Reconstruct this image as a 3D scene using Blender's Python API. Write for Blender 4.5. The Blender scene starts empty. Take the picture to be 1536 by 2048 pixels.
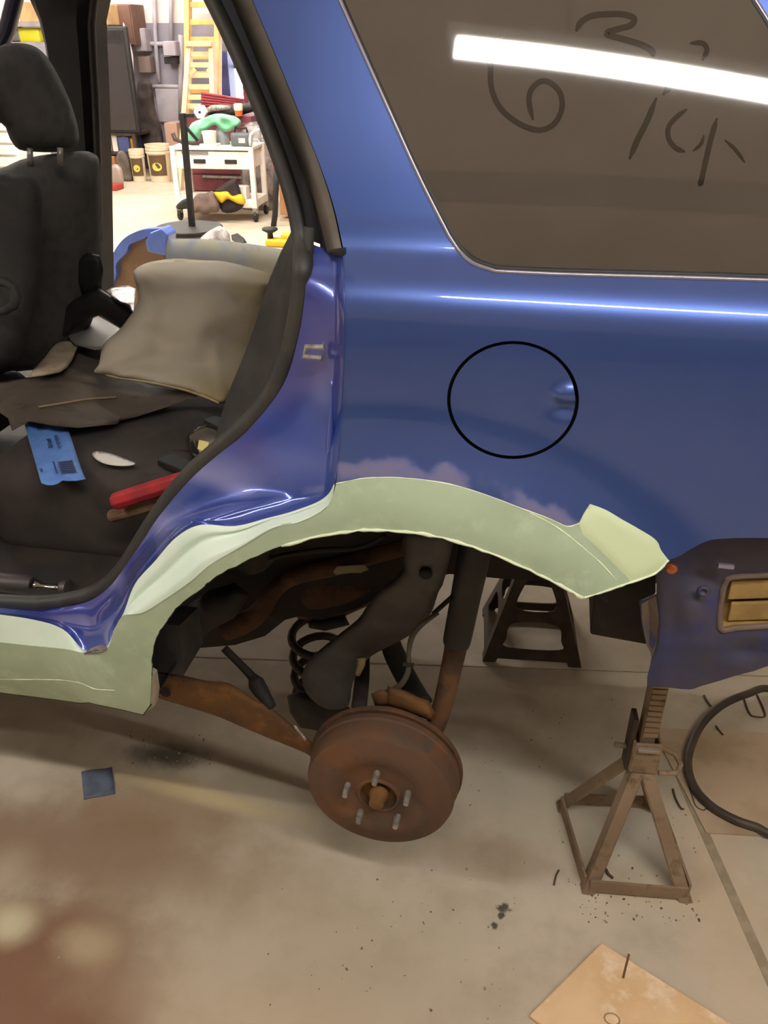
import bpy, bmesh, math, random
from mathutils import Vector, Matrix, noise as mnoise
from mathutils.geometry import delaunay_2d_cdt
random.seed(7)
SC = bpy.context.scene
COL = SC.collection
R = math.radians

# ------------------------------------------------------------------ camera
F, CAMH, PITCH, YAW = 1650.0, 1.48, R(30.0), R(11.0)
cam_d = bpy.data.cameras.new('camera')
cam = bpy.data.objects.new('camera', cam_d)
COL.objects.link(cam)
cam.location = (0, 0, CAMH)
cam.rotation_euler = (R(90) - PITCH, 0, YAW)
cam_d.sensor_fit = 'HORIZONTAL'
cam_d.sensor_width = 36.0
cam_d.lens = F / 1536.0 * 36.0
cam_d.clip_start = 0.02
SC.camera = cam

# ------------------------------------------------------------------ world + exposure
W = bpy.data.worlds.new('sky')
SC.world = W
W.use_nodes = True
W.node_tree.nodes['Background'].inputs[0].default_value = (0.93, 0.96, 1.0, 1)
W.node_tree.nodes['Background'].inputs[1].default_value = 9.0
SC.view_settings.view_transform = 'Standard'
SC.view_settings.look = 'None'
SC.view_settings.gamma = 1.0
SC.view_settings.use_curve_mapping = False
SC.view_settings.exposure = 0.0
LAMP_STRENGTH = 110.0                       # near aisle
LAMP_STRENGTH_FAR = 215.0                   # background tubes, set stronger to brighten the far bays
LAMP_COLOR = (1.0, 0.945, 0.87)

# ------------------------------------------------------------------ pixel -> world
FW = Vector((-math.sin(YAW) * math.cos(PITCH), math.cos(YAW) * math.cos(PITCH), -math.sin(PITCH)))
RT = Vector((math.cos(YAW), math.sin(YAW), 0))
UP = RT.cross(FW)
CP = Vector((0, 0, CAMH))
def ray(px, py): return FW + RT * ((px - 768) / F) - UP * ((py - 1024) / F)
def P(px, py, y):
    d = ray(px, py); return CP + d * (y / d.y)
def G(px, py, z=0.0):
    d = ray(px, py); return CP + d * ((z - CAMH) / d.z)
def depth(p): return (p - CP).dot(FW)

# ------------------------------------------------------------------ curves
def sm(pts, n=6, closed=False):
    """Catmull-Rom through the points"""
    out = []; N = len(pts); T = [Vector(p) for p in pts]
    seg = N if closed else N - 1
    for i in range(seg):
        if closed:
            a, b, c, d = T[(i-1) % N], T[i], T[(i+1) % N], T[(i+2) % N]
        else:
            b, c = T[i], T[i+1]
            a = T[i-1] if i else b * 2 - c
            d = T[i+2] if i + 2 < N else c * 2 - b
        for k in range(n):
            t = k / n
            out.append(0.5 * ((2*b) + (c-a)*t + (2*a-5*b+4*c-d)*t*t + (3*b-a-3*c+d)*t*t*t))
    if not closed: out.append(T[-1].copy())
    return out
def lerp(a, b, t): return a + (b - a) * t
def sst(t):
    t = max(0.0, min(1.0, t)); return t*t*(3-2*t)
def pl(x, tab):
    """smooth (monotone-ish) table lookup"""
    if x <= tab[0][0]: return tab[0][1] + (x-tab[0][0])*(tab[1][1]-tab[0][1])/(tab[1][0]-tab[0][0])
    for i in range(len(tab)-1):
        x0, y0 = tab[i]; x1, y1 = tab[i+1]
        if x <= x1:
            h = x1-x0; t = (x-x0)/h
            m0 = (y1-y0)/h if i == 0 else (y1-tab[i-1][1])/(x1-tab[i-1][0])
            m1 = (y1-y0)/h if i+2 >= len(tab) else (tab[i+2][1]-y0)/(tab[i+2][0]-x0)
            return (2*t**3-3*t*t+1)*y0+(t**3-2*t*t+t)*h*m0+(-2*t**3+3*t*t)*y1+(t**3-t*t)*h*m1
    x0, y0 = tab[-2]; x1, y1 = tab[-1]
    return y1 + (x-x1)*(y1-y0)/(x1-x0)
def inside(p, poly):
    x, y = p[0], p[1]; c = False; j = len(poly)-1
    for i in range(len(poly)):
        xi, yi = poly[i][0], poly[i][1]; xj, yj = poly[j][0], poly[j][1]
        if (yi > y) != (yj > y) and x < (xj-xi)*(y-yi)/(yj-yi)+xi: c = not c
        j = i
    return c
def edge_dist(p, poly):
    m = 1e9; x, y = p[0], p[1]
    for i in range(len(poly)):
        ax, ay = poly[i-1][0], poly[i-1][1]; bx, by = poly[i][0], poly[i][1]
        dx, dy = bx-ax, by-ay; L = dx*dx+dy*dy
        t = 0 if L == 0 else max(0, min(1, ((x-ax)*dx+(y-ay)*dy)/L))
        m = min(m, (x-ax-t*dx)**2+(y-ay-t*dy)**2)
    return math.sqrt(m)

# ------------------------------------------------------------------ materials
def srgb(h):
    h = h.lstrip('#'); v = [int(h[i:i+2], 16)/255 for i in (0, 2, 4)]
    return tuple((c/12.92 if c <= 0.04045 else ((c+0.055)/1.055)**2.4) for c in v) + (1.0,)
MATS = {}
class NT:
    def __init__(s, name):
        s.m = bpy.data.materials.new(name); s.m.use_nodes = True
        s.t = s.m.node_tree; s.n = s.t.nodes; s.b = s.n['Principled BSDF']; s.out = s.n['Material Output']
    def new(s, typ, **kw):
        n = s.n.new(typ)
        for k, v in kw.items():
            if isinstance(k, str) and hasattr(n, k): setattr(n, k, v)
        return n
    def link(s, a, b): s.t.links.new(a, b)
    def pos(s):
        g = s.n.new('ShaderNodeNewGeometry'); return g.outputs['Position']
    def obj(s):
        g = s.n.new('ShaderNodeTexCoord'); return g.outputs['Object']
    def noise(s, vec, scale, detail=4, rough=0.55, dist=0.0):
        n = s.n.new('ShaderNodeTexNoise'); n.inputs['Scale'].default_value = scale
        n.inputs['Detail'].default_value = detail; n.inputs['Roughness'].default_value = rough
        n.inputs['Distortion'].default_value = dist
        if vec is not None: s.link(vec, n.inputs['Vector'])
        return n.outputs['Fac']
    def ramp(s, fac, lo, hi):
        n = s.n.new('ShaderNodeMapRange'); n.interpolation_type = 'SMOOTHSTEP'
        n.inputs[1].default_value = lo; n.inputs[2].default_value = hi
        s.link(fac, n.inputs[0]); return n.outputs[0]
    def mix(s, fac, a, b):
        n = s.n.new('ShaderNodeMix'); n.data_type = 'RGBA'
        for sock, v in ((n.inputs[0], fac), (n.inputs[6], a), (n.inputs[7], b)):
            if hasattr(v, 'is_linked'): s.link(v, sock)
            else: sock.default_value = v
        return n.outputs[2]
    def math(s, op, a, b=None, clamp=False):
        n = s.n.new('ShaderNodeMath'); n.operation = op; n.use_clamp = clamp
        for i, v in enumerate((a, b)):
            if v is None: continue
            if hasattr(v, 'is_linked'): s.link(v, n.inputs[i])
            else: n.inputs[i].default_value = v
        return n.outputs[0]
    def bump(s, h, strength, dist=0.002):
        n = s.n.new('ShaderNodeBump'); n.inputs['Strength'].default_value = strength
        n.inputs['Distance'].default_value = dist
        s.link(h, n.inputs['Height']); s.link(n.outputs[0], s.b.inputs['Normal'])
def mat(name, col, rough=0.6, metal=0.0, col2=None, scale=12, lo=0.42, hi=0.62, col3=None, scale3=40, bump=0.0, bscale=60, coat=0.0, spec=0.5, trans=0.0, alpha=1.0, detail=5, bdist=0.002):
    if name in MATS: return MATS[name]
    k = NT(name); b = k.b
    b.inputs['Roughness'].default_value = rough; b.inputs['Metallic'].default_value = metal
    b.inputs['Specular IOR Level'].default_value = spec
    if coat: b.inputs['Coat Weight'].default_value = coat; b.inputs['Coat Roughness'].default_value = 0.06
    if trans: b.inputs['Transmission Weight'].default_value = trans
    b.inputs['Alpha'].default_value = alpha
    c = srgb(col); cur = c
    v = k.obj()
    if col2:
        cur = k.mix(k.ramp(k.noise(v, scale, detail), lo, hi), c, srgb(col2))
    if col3:
        cur = k.mix(k.ramp(k.noise(v, scale3, 6, 0.65), 0.5, 0.68), cur, srgb(col3))
    if hasattr(cur, 'is_linked'): k.link(cur, b.inputs['Base Color'])
    else: b.inputs['Base Color'].default_value = cur
    if bump: k.bump(k.noise(v, bscale, 5, 0.6), bump, bdist)
    MATS[name] = k.m
    return k.m

# ------------------------------------------------------------------ mesh helpers
class MB:
    def __init__(s): s.v = []; s.f = []
    def add(s, vs, fs):
        o = len(s.v); s.v += [Vector(v) for v in vs]; s.f += [tuple(i+o for i in f) for f in fs]; return s
    def box(s, c, d, M=None):
        x, y, z = d[0]/2, d[1]/2, d[2]/2
        vs = [Vector((sx*x, sy*y, sz*z)) for sx in (-1, 1) for sy in (-1, 1) for sz in (-1, 1)]
        if M is not None: vs = [M @ v for v in vs]
        vs = [v + Vector(c) for v in vs]
        return s.add(vs, [(0,1,3,2),(4,6,7,5),(0,4,5,1),(2,3,7,6),(0,2,6,4),(1,5,7,3)])
    def bar(s, a, b, w, h=None, up=(0,0,1)):
        """rectangular bar from a to b"""
        a, b = Vector(a), Vector(b); h = h or w; d = (b-a); L = d.length; d.normalize()
        u = Vector(up)
        if abs(d.dot(u)) > 0.98: u = Vector((0, 1, 0))
        r = d.cross(u).normalized(); u = r.cross(d).normalized()
        M = Matrix((r, d, u)).transposed()
        return s.box((a+b)/2, (w, L, h), M)
    def tube(s, pts, r, n=10, closed=False, caps=True, flat=1.0):
        pts = [Vector(p) for p in pts]; N = len(pts)
        rs = r if isinstance(r, (list, tuple)) else [r]*N
        o = len(s.v); prev = None
        for i, p in enumerate(pts):
            t = (pts[(i+1) % N]-pts[i-1]) if closed else (pts[min(i+1, N-1)]-pts[max(i-1, 0)])
            t.normalize()
            if prev is None:
                a = Vector((0, 0, 1)) if abs(t.z) < 0.9 else Vector((0, 1, 0))
                u = t.cross(a).normalized()
            else:
                u = (prev - t*prev.dot(t)).normalized()
            prev = u; w = t.cross(u)
            for k in range(n):
                an = 2*math.pi*k/n
                s.v.append(p + u*(math.cos(an)*rs[i]) + w*(math.sin(an)*rs[i]*flat))
        for i in range(N if closed else N-1):
            for k in range(n):
                a, b = o+i*n+k, o+i*n+(k+1) % n
                c, d = o+((i+1) % N)*n+(k+1) % n, o+((i+1) % N)*n+k
                s.f.append((a, b, c, d))
        if caps and not closed:
            s.f.append(tuple(o+k for k in range(n))[::-1]); s.f.append(tuple(o+(N-1)*n+k for k in range(n)))
        return s
    def lathe(s, prof, n=32, M=None, close=False):
        """profile (r, h) revolved about local z"""
        o = len(s.v); M = M or Matrix.Identity(4)
        for (r, h) in prof:
            for k in range(n):
                a = 2*math.pi*k/n; s.v.append(M @ Vector((r*math.cos(a), r*math.sin(a), h)))
        m = len(prof)
        for i in range(m if close else m-1):
            for k in range(n):
                j = (i+1) % m
                s.f.append((o+i*n+k, o+i*n+(k+1) % n, o+j*n+(k+1) % n, o+j*n+k))
        if not close:
            if prof[0][0] > 1e-6: s.f.append(tuple(o+k for k in range(n))[::-1])
            if prof[-1][0] > 1e-6: s.f.append(tuple(o+(m-1)*n+k for k in range(n)))
        return s
    def rows(s, grid, closed=False):
        o = len(s.v); n = len(grid[0])
        for row in grid: s.v += [Vector(p) for p in row]
        for i in range(len(grid)-1):
            for k in range(n if closed else n-1):
                s.f.append((o+i*n+k, o+i*n+(k+1) % n, o+(i+1)*n+(k+1) % n, o+(i+1)*n+k))
        return s
    def prism(s, pts, off):
        """polygon of 3-D points extruded by a vector"""
        n = len(pts); o = len(s.v); off = Vector(off)
        s.v += [Vector(p) for p in pts] + [Vector(p)+off for p in pts]
        s.f.append(tuple(range(o, o+n))); s.f.append(tuple(range(o+2*n-1, o+n-1, -1)))
        for i in range(n):
            j = (i+1) % n; s.f.append((o+j, o+i, o+n+i, o+n+j))
        return s

WM = {}
def finish(name, mb, material, parent=None, smooth=False, bevel=0.0, bseg=2, solid=0.0, sub=0, flat_angle=None, recalc=True, weld=True):
    off = Vector((0, 0, 0))
    q = parent
    M = WM[parent.name].inverted() if parent is not None else None
    me = bpy.data.meshes.new(name)
    me.from_pydata([tuple(v) for v in mb.v], [], mb.f)
    if M is not None and not getattr(mb, 'local', False): me.transform(M)
    bm = bmesh.new(); bm.from_mesh(me)
    if weld: bmesh.ops.remove_doubles(bm, verts=bm.verts, dist=1e-6)
    if recalc: bmesh.ops.recalc_face_normals(bm, faces=bm.faces)
    bm.to_mesh(me); bm.free()
    if smooth:
        me.shade_smooth()
    o = bpy.data.objects.new(name, me); COL.objects.link(o)
    if parent is not None:
        o.parent = parent; WM[o.name] = WM[parent.name]
    else: WM[o.name] = Matrix.Identity(4)
    if material: me.materials.append(material)
    if solid:
        m = o.modifiers.new('thickness', 'SOLIDIFY'); m.thickness = solid; m.offset = -1
    if bevel:
        m = o.modifiers.new('bevel', 'BEVEL'); m.width = bevel; m.segments = bseg; m.limit_method = 'ANGLE'; m.angle_limit = R(35)
        m.harden_normals = False
    if sub:
        m = o.modifiers.new('subdivision', 'SUBSURF'); m.levels = sub; m.render_levels = sub
    if smooth and flat_angle is not None:
        bm = bmesh.new(); bm.from_mesh(me)
        for e in bm.edges:
            if len(e.link_faces) == 2 and e.calc_face_angle(0) > R(flat_angle): e.smooth = False
        bm.to_mesh(me); bm.free()
    return o
def tag(o, label, cat, group=None):
    o['label'] = label; o['category'] = cat
    if group: o['group'] = group
    return o
def thing(name, label, cat, loc=(0, 0, 0), rotz=0.0, group=None):
    o = bpy.data.objects.new(name, None); COL.objects.link(o)
    o.location = loc; o.rotation_euler = (0, 0, rotz); o.empty_display_size = 0.05
    o.matrix_world = Matrix.Translation(loc) @ Matrix.Rotation(rotz, 4, 'Z')
    WM[o.name] = o.matrix_world.copy()
    return tag(o, label, cat, group)
def part(name, mb, m, parent, **kw): return finish(name, mb, m, parent, **kw)
def lpart(name, mb, m, parent, **kw):
    mb.local = True; return finish(name, mb, m, parent, **kw)
def struct(name, mb, m, **kw):
    o = finish(name, mb, m, **kw); o['kind'] = 'structure'; return o

def cdt(outline, holes=(), step=14.0, pad=0.45):
    """triangulate a pixel outline (with holes) with a regular grid inside"""
    loops = [list(outline)] + [list(h) for h in holes]
    vs = []; es = []
    for lp in loops:
        o = len(vs); n = len(lp)
        vs += [Vector((p[0], p[1])) for p in lp]; es += [(o+i, o+(i+1) % n) for i in range(n)]
    x0 = min(p[0] for p in outline); x1 = max(p[0] for p in outline)
    y0 = min(p[1] for p in outline); y1 = max(p[1] for p in outline)
    j = 0; y = y0 + step/2
    while y < y1:
        x = x0 + step*(0.5 if j % 2 else 0.25)
        while x < x1:
            if inside((x, y), outline) and not any(inside((x, y), h) for h in holes):
                if min(edge_dist((x, y), lp) for lp in loops) > step*pad: vs.append(Vector((x, y)))
            x += step
        y += step*0.87; j += 1
    ov, oe, of, _, _, _ = delaunay_2d_cdt(vs, es, [], 0, 1e-4)
    tris = []
    for f in of:
        c = (ov[f[0]]+ov[f[1]]+ov[f[2]])/3
        if inside(c, outline) and not any(inside(c, h) for h in holes): tris.append(tuple(f))
    return ov, tris
def sheet(name, outline, m, parent, fn, holes=(), step=14.0, solid=0.0, smooth=True):
    """a surface whose outline is given in pixels; fn(px, py) -> world point"""
    ov, tris = cdt(outline, holes, step)
    mb = MB(); mb.add([fn(v.x, v.y) for v in ov], tris)
    a, b, c = (mb.v[i] for i in mb.f[len(mb.f)//2]); nrm = (b-a).cross(c-a)
    if nrm.dot(CP-a) < 0: mb.f = [f[::-1] for f in mb.f]
    if solid:
        nv = len(mb.v); nr = [Vector((0, 0, 0)) for _ in range(nv)]; cnt = {}
        for f in mb.f:
            a, b, c = (mb.v[i] for i in f); n = (b-a).cross(c-a)
            for i in f: nr[i] += n
            for k in range(3):
                e = (f[k], f[(k+1) % 3]); cnt[e] = 1
        back = [v - n.normalized()*solid if n.length > 0 else v.copy() for v, n in zip(mb.v, nr)]
        fs = list(mb.f); mb.v += back; mb.f += [(f[0]+nv, f[2]+nv, f[1]+nv) for f in fs]
        for (i, j) in cnt:
            if (j, i) not in cnt:
                o = len(mb.v); mb.v += [mb.v[i], mb.v[j], mb.v[j+nv], mb.v[i+nv]]; mb.f.append((o+1, o, o+3, o+2))
    return finish(name, mb, m, parent, smooth=smooth, recalc=False, weld=False)
def inflate(name, outline, m, parent, yf, bulge, rim, step=None, back=None, lump=0.0, lscale=8.0, smooth=True, plane=None, fold=None):
    """closed cushion-like solid from a pixel outline: yf gives the depth of its mid surface"""
    xs = [p[0] for p in outline]; ys = [p[1] for p in outline]
    step = step or max(4.0, (max(xs)-min(xs)+max(ys)-min(ys))/36)
    ov, tris = cdt(outline, (), step)
    base = [(plane(v.x, v.y) if plane else P(v.x, v.y, yf(v.x, v.y) if callable(yf) else yf)) for v in ov]
    back = bulge if back is None else back
    fr = []; bk = []; idx = {}
    mb = MB()
    for i, v in enumerate(ov):
        d = edge_dist((v.x, v.y), outline); t = min(1.0, d/rim); h = math.sqrt(max(0, 1-(1-t)**2))
        p = base[i]; w = (CP-p).normalized()
        l = lump*h*mnoise.noise(p*lscale) if lump else 0
        if fold: l += fold(v.x, v.y)*h
        if d < 0.05:
            k = len(mb.v); mb.v.append(p); fr.append(k); bk.append(k)
        else:
            fr.append(len(mb.v)); mb.v.append(p + w*(bulge*h + l)); bk.append(len(mb.v)); mb.v.append(p - w*(back*h))
    for f in tris:
        mb.f.append(tuple(fr[i] for i in f)); g = tuple(bk[i] for i in f)[::-1]
        if len(set(g)) == 3 and not all(fr[i] == bk[i] for i in f): mb.f.append(g)
    return finish(name, mb, m, parent, smooth=smooth)
def tpx(pts, n=6):
    """pixel path (px, py, depth y, radius in px) -> world points and radii"""
    c = sm([(p[0], p[1], p[2]) for p in pts], n); rr = []
    m = len(pts)-1
    for i in range(len(c)):
        t = i/(len(c)-1)*m; k = min(int(t), m-1); rr.append(lerp(pts[k][3], pts[k+1][3], t-k))
    w = [P(q.x, q.y, q.z) for q in c]
    return w, [r*depth(p)/F for r, p in zip(rr, w)]
def plate(mb, outline, y, thick):
    return mb.prism([P(p[0], p[1], y) for p in outline], (0, thick, 0))
def rbox(c, d, r=0.02, seg=3, M=None):
    bm = bmesh.new(); bmesh.ops.create_cube(bm, size=1.0)
    for v in bm.verts: v.co = Vector((v.co.x*d[0], v.co.y*d[1], v.co.z*d[2]))
    bmesh.ops.bevel(bm, geom=bm.edges[:], offset=r, segments=seg, profile=0.5, affect='EDGES')
    mb = MB(); T = Matrix.Translation(Vector(c)) @ (M.to_4x4() if M is not None else Matrix.Identity(4))
    bm.verts.index_update()
    mb.add([T @ v.co for v in bm.verts], [tuple(v.index for v in f.verts) for f in bm.faces]); bm.free()
    return mb

# ================================================================== THE ROOM
X0, X1, Y0, Y1, ZC = -9.0, 4.6, -4.6, 10.6, 4.0

def floor_material():
    k = NT('stained_concrete'); pos = k.pos()
    n1 = k.noise(pos, 1.3, 6, 0.6); n2 = k.noise(pos, 9.0, 8, 0.65); n3 = k.noise(pos, 70.0, 5, 0.7)
    col = k.mix(k.ramp(n1, 0.38, 0.64), srgb('#bdb19d'), srgb('#cdbfac'))
    col = k.mix(k.math('MULTIPLY', k.ramp(n2, 0.42, 0.7), 0.45), col, srgb('#a09380'))
    sep = k.n.new('ShaderNodeSeparateXYZ'); k.link(pos, sep.inputs[0]); X, Y = sep.outputs[0], sep.outputs[1]
    nd = k.noise(pos, 5.0, 5, 0.6); wob = k.math('SUBTRACT', nd, 0.5); wobf = k.math('SUBTRACT', k.noise(pos, 75.0, 4, 0.6), 0.5)
    def blob(px, py, rx, ry, color, amt, soft=0.5, wobble=1.1, ang=0.0, fine=False):
        nonlocal col
        c = G(px, py)
        dx = k.math('SUBTRACT', X, c.x); dy = k.math('SUBTRACT', Y, c.y)
        ca, sa = math.cos(ang), math.sin(ang)
        u = k.math('ADD', k.math('MULTIPLY', dx, ca/rx), k.math('MULTIPLY', dy, sa/rx))
        v = k.math('ADD', k.math('MULTIPLY', dx, -sa/ry), k.math('MULTIPLY', dy, ca/ry))
        d = k.math('SQRT', k.math('ADD', k.math('MULTIPLY', u, u), k.math('MULTIPLY', v, v)))
        d = k.math('ADD', d, k.math('MULTIPLY', wobf if fine else wob, wobble))
        m = k.ramp(d, 1.0+soft*0.4, 1.0-soft)
        col = k.mix(k.math('MULTIPLY', m, amt), col, srgb(color))
    # rust-brown dust lying on the slab, pale sanding dust, scuffed grey, spots of oil
    blob(60, 1980, 0.27, 0.22, '#7d5842', 0.95, 0.5)
    blob(160, 1700, 0.50, 0.12, '#80604a', 0.75, 0.7)
    blob(330, 1620, 0.30, 0.10, '#86684c', 0.65, 0.8)
    blob(20, 1850, 0.06, 0.05, '#d8cfae', 0.85, 0.9)
    blob(175, 1890, 0.07, 0.045, '#c0ac8e', 0.7, 0.9)
    blob(20, 1730, 0.06, 0.06, '#b9ab90', 0.5, 0.9)
    blob(400, 1590, 0.26, 0.028, '#c9b78c', 0.8, 0.9, 0.8, -0.1)
    blob(500, 1555, 0.08, 0.05, '#a3a086', 0.7, 0.9)
    blob(330, 1510, 0.13, 0.05, '#30291e', 0.9, 0.7, 1.6)
    blob(1000, 1712, 0.13, 0.06, '#8f7256', 0.45, 0.9, 1.3)
    blob(1030, 1560, 0.30, 0.16, '#a29e8e', 0.55, 0.9)
    blob(1120, 1640, 0.10, 0.11, '#cfc4ad', 0.5, 0.9)
    blob(1270, 1680, 0.10, 0.07, '#c9c2b4', 0.55, 0.8, 1.3)
    blob(1300, 1790, 0.14, 0.03, '#c4b298', 0.6, 0.8, 1.5)
    blob(1450, 1830, 0.09, 0.5, '#cdb698', 0.5, 0.8, 0.8)
    blob(600, 1900, 0.45, 0.20, '#b3a48a', 0.45, 0.9)
    blob(620, 2060, 0.45, 0.08, '#c2ac92', 0.5, 0.9)
    for (px, py, r) in ((1008, 1816, 0.013), (1001, 1832, 0.007), (990, 1853, 0.008), (672, 1598, 0.004)):
        blob(px, py, r, r, '#3d3a33', 0.9, 0.5, 2.4, 0.0, True)
    # small pale chips of paint and dust
    chips = k.ramp(n3, 0.655, 0.71); patch = k.ramp(k.noise(pos, 2.1, 3), 0.42, 0.6)
    col = k.mix(k.math('MULTIPLY', k.math('MULTIPLY', chips, patch), 0.75), col, srgb('#dccdb4'))
    k.link(col, k.b.inputs['Base Color'])
    k.b.inputs['Roughness'].default_value = 0.62
    k.b.inputs['Specular IOR Level'].default_value = 0.35
    k.bump(k.math('ADD', k.math('MULTIPLY', n2, 0.6), k.math('MULTIPLY', n3, 0.4)), 0.25, 0.004)
    return k.m
M_FLOOR = floor_material()
struct('floor', MB().box(((X0+X1)/2, (Y0+Y1)/2, -0.05), (X1-X0+0.4, Y1-Y0+0.4, 0.1)), M_FLOOR)
# saw-cut joints, filled with dark dust
M_JOINT = mat('joint_filler', '#94866f', 0.9, col2='#a5967f', scale=30)
j1, j2 = G(1420, 1690), G(1536, 1950); jd = (j2-j1).normalized(); jn = Vector((-jd.y, jd.x, 0))
a, b = j1 - jd*0.25, j1 + jd*4.5
struct('trim_1', MB().prism([a-jn*0.010, a+jn*0.010, b+jn*0.010, b-jn*0.010], (0, 0, 0.0012)), M_JOINT)
a, b = G(860, 1330), G(980, 1334); jd = (b-a).normalized(); jn = Vector((-jd.y, jd.x, 0))
a, b = a - jd*6.5, a + jd*4.2
struct('trim_2', MB().prism([a-jn*0.0015, a+jn*0.0015, b+jn*0.0015, b-jn*0.0015], (0, 0, 0.0008)), M_JOINT)

M_WALLW = mat('white_wall_paint', '#d9d3cf', 0.75, col2='#c8bfb9', scale=1.5, bump=0.2, bscale=25)
M_WALLG = mat('grey_wall_paint', '#8a8590', 0.7, col2='#7a7580', scale=2.0, bump=0.2, bscale=25)
M_WALLB = mat('beige_wall_paint', '#b3a592', 0.75, col2='#a3947f', scale=1.2, bump=0.2, bscale=20)
M_CEIL = mat('ceiling_board', '#cfc6b8', 0.8, col2='#c2b8a8', scale=1.0)
ZS = P(320, 46, Y1).z                      # the grey dado ends here on the far wall
WX0, WX1 = P(458, 150, Y1).x, P(458, 150, Y1).x + 1.5
WZ0, WZ1 = P(470, 222, Y1).z, P(470, 70, Y1).z
mb = MB()
def yslab(mb, xa, xb, za, zb, y=Y1, t=0.2): return mb.box(((xa+xb)/2, y+t/2, (za+zb)/2), (xb-xa, t, zb-za))
fw = MB()
yslab(fw, X0, WX0, ZS, ZC); yslab(fw, WX1, X1, ZS, ZC); yslab(fw, WX0, WX1, WZ1, ZC)
struct('wall_far', fw, M_WALLW)
fw2 = MB(); yslab(fw2, X0, WX0, 0, ZS); yslab(fw2, WX1, X1, 0, ZS); yslab(fw2, WX0, WX1, 0, WZ0)
struct('wall_far_dado', fw2, M_WALLG)
if WZ1 > ZS: pass
struct('wall_near_reflection_band', MB().box(((X0+X1)/2, Y0+0.02, 0.75), (X1-X0, 0.04, 1.5)), mat('dark_reflection_band', '#3a3438', 0.7, col2='#443d3f', scale=1.5))  # unseen dark band, added to darken the reflections in the car paint
struct('wall_near', MB().box(((X0+X1)/2, Y0-0.1, ZC/2), (X1-X0, 0.2, ZC)), M_WALLB)
struct('wall_left', MB().box((X0-0.1, (Y0+Y1)/2, ZC/2), (0.2, Y1-Y0+0.4, ZC)), M_WALLW)
struct('wall_right', MB().box((X1+0.1, (Y0+Y1)/2, ZC/2), (0.2, Y1-Y0+0.4, ZC)), M_WALLB)
struct('ceiling', MB().box(((X0+X1)/2, (Y0+Y1)/2, ZC+0.06), (X1-X0+0.4, Y1-Y0+0.4, 0.12)), M_CEIL)
# far window with a transom bar and panes
M_FRAME = mat('dark_window_frame', '#4a4656', 0.5)
k = NT('window_glass'); tr = k.n.new('ShaderNodeBsdfTransparent'); gl = k.n.new('ShaderNodeBsdfGlossy'); gl.inputs['Roughness'].default_value = 0.02
mx = k.n.new('ShaderNodeMixShader'); mx.inputs[0].default_value = 0.06
k.link(tr.outputs[0], mx.inputs[1]); k.link(gl.outputs[0], mx.inputs[2]); k.link(mx.outputs[0], k.out.inputs[0]); M_PANE = k.m
wf = MB(); wy = Y1+0.06; zt = P(470, 133, Y1).z
for x in (WX0+0.02, WX0+0.36, WX0+0.75, WX0+1.12, WX1-0.02): wf.box((x, wy, (WZ0+WZ1)/2), (0.04, 0.06, WZ1-WZ0))
for z in (WZ0+0.02, zt, WZ1-0.02): wf.box(((WX0+WX1)/2, wy, z), (WX1-WX0, 0.07, 0.045))
win = struct('window_1', wf, M_FRAME)
xs = [WX0+0.02, WX0+0.36, WX0+0.75, WX0+1.12, WX1-0.02]; zs = [WZ0+0.02, zt, WZ1-0.02]
for i in range(4):
    for j in range(2):
        finish('pane', MB().box(((xs[i]+xs[i+1])/2, wy, (zs[j]+zs[j+1])/2), (xs[i+1]-xs[i]-0.04, 0.004, zs[j+1]-zs[j]-0.045)), M_PANE, win)

# ------------------------------------------------------------------ fluorescent strip lights
def lamp_mat(s):
    k = NT('fluorescent_tube'); e = k.n.new('ShaderNodeEmission'); e.inputs[0].default_value = LAMP_COLOR + (1,); e.inputs[1].default_value = s
    k.link(e.outputs[0], k.out.inputs[0]); return k.m
M_TUBE = lamp_mat(LAMP_STRENGTH)
M_TUBE_FAR = lamp_mat(LAMP_STRENGTH_FAR)
M_LAMPBODY = mat('white_enamel', '#e6e2da', 0.4)
M_CHAIN = mat('steel_wire', '#6a6660', 0.4, metal=0.8)
def strip_light(label, x, y, z, length, rot=0.0):
    t = thing('strip_light', label, 'light', (x, y, z), rot, 'ceiling strip lights')
    lpart('housing', MB().prism([(-length/2, -0.034, 0.0), (-length/2, 0.034, 0.0), (-length/2, 0.025, 0.06), (-length/2, -0.025, 0.06)], (length, 0, 0)), M_LAMPBODY, t)
    for s in (-1, 1):
        lpart('tube', MB().tube([(-length/2+0.03, s*0.019, -0.018), (length/2-0.03, s*0.019, -0.018)], 0.014, 10), M_TUBE if y < 3.0 else M_TUBE_FAR, t, smooth=True)
        lpart('socket', MB().box((s*(length/2-0.015), 0, -0.02), (0.03, 0.09, 0.04)), M_LAMPBODY, t)
        lpart('hanger', MB().tube([(s*length*0.35, 0, 0.06), (s*length*0.35, 0, ZC-z)], 0.004, 6), M_CHAIN, t)
    return t
strip_light('long strip light above the near side of the car, mirrored in its side glass', 0.833, -0.27, 2.7, 2.4, R(-8.4))
strip_light('strip light above the bonnet end of the near aisle', -3.0, -0.15, 2.7, 2.4)
strip_light('strip light beyond the far side of the car', -0.9, 4.6, 3.3, 2.4)
strip_light('unseen strip light added above the bare floor left of the white cart', -4.2, 5.2, 3.3, 2.4)  # from here on: unseen fixtures, added to brighten the background
strip_light('unseen strip light added above the white cart', -2.2, 6.6, 3.3, 2.4)
strip_light('unseen strip light added near the ladders and the grey wall', -4.6, 9.0, 3.3, 2.4)
strip_light('unseen strip light added above the storage rack at the far left', -7.0, 8.4, 3.3, 2.4)
strip_light('unseen strip light added between the waste drum and the far sill', -3.4, 3.9, 3.3, 2.4)
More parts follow.
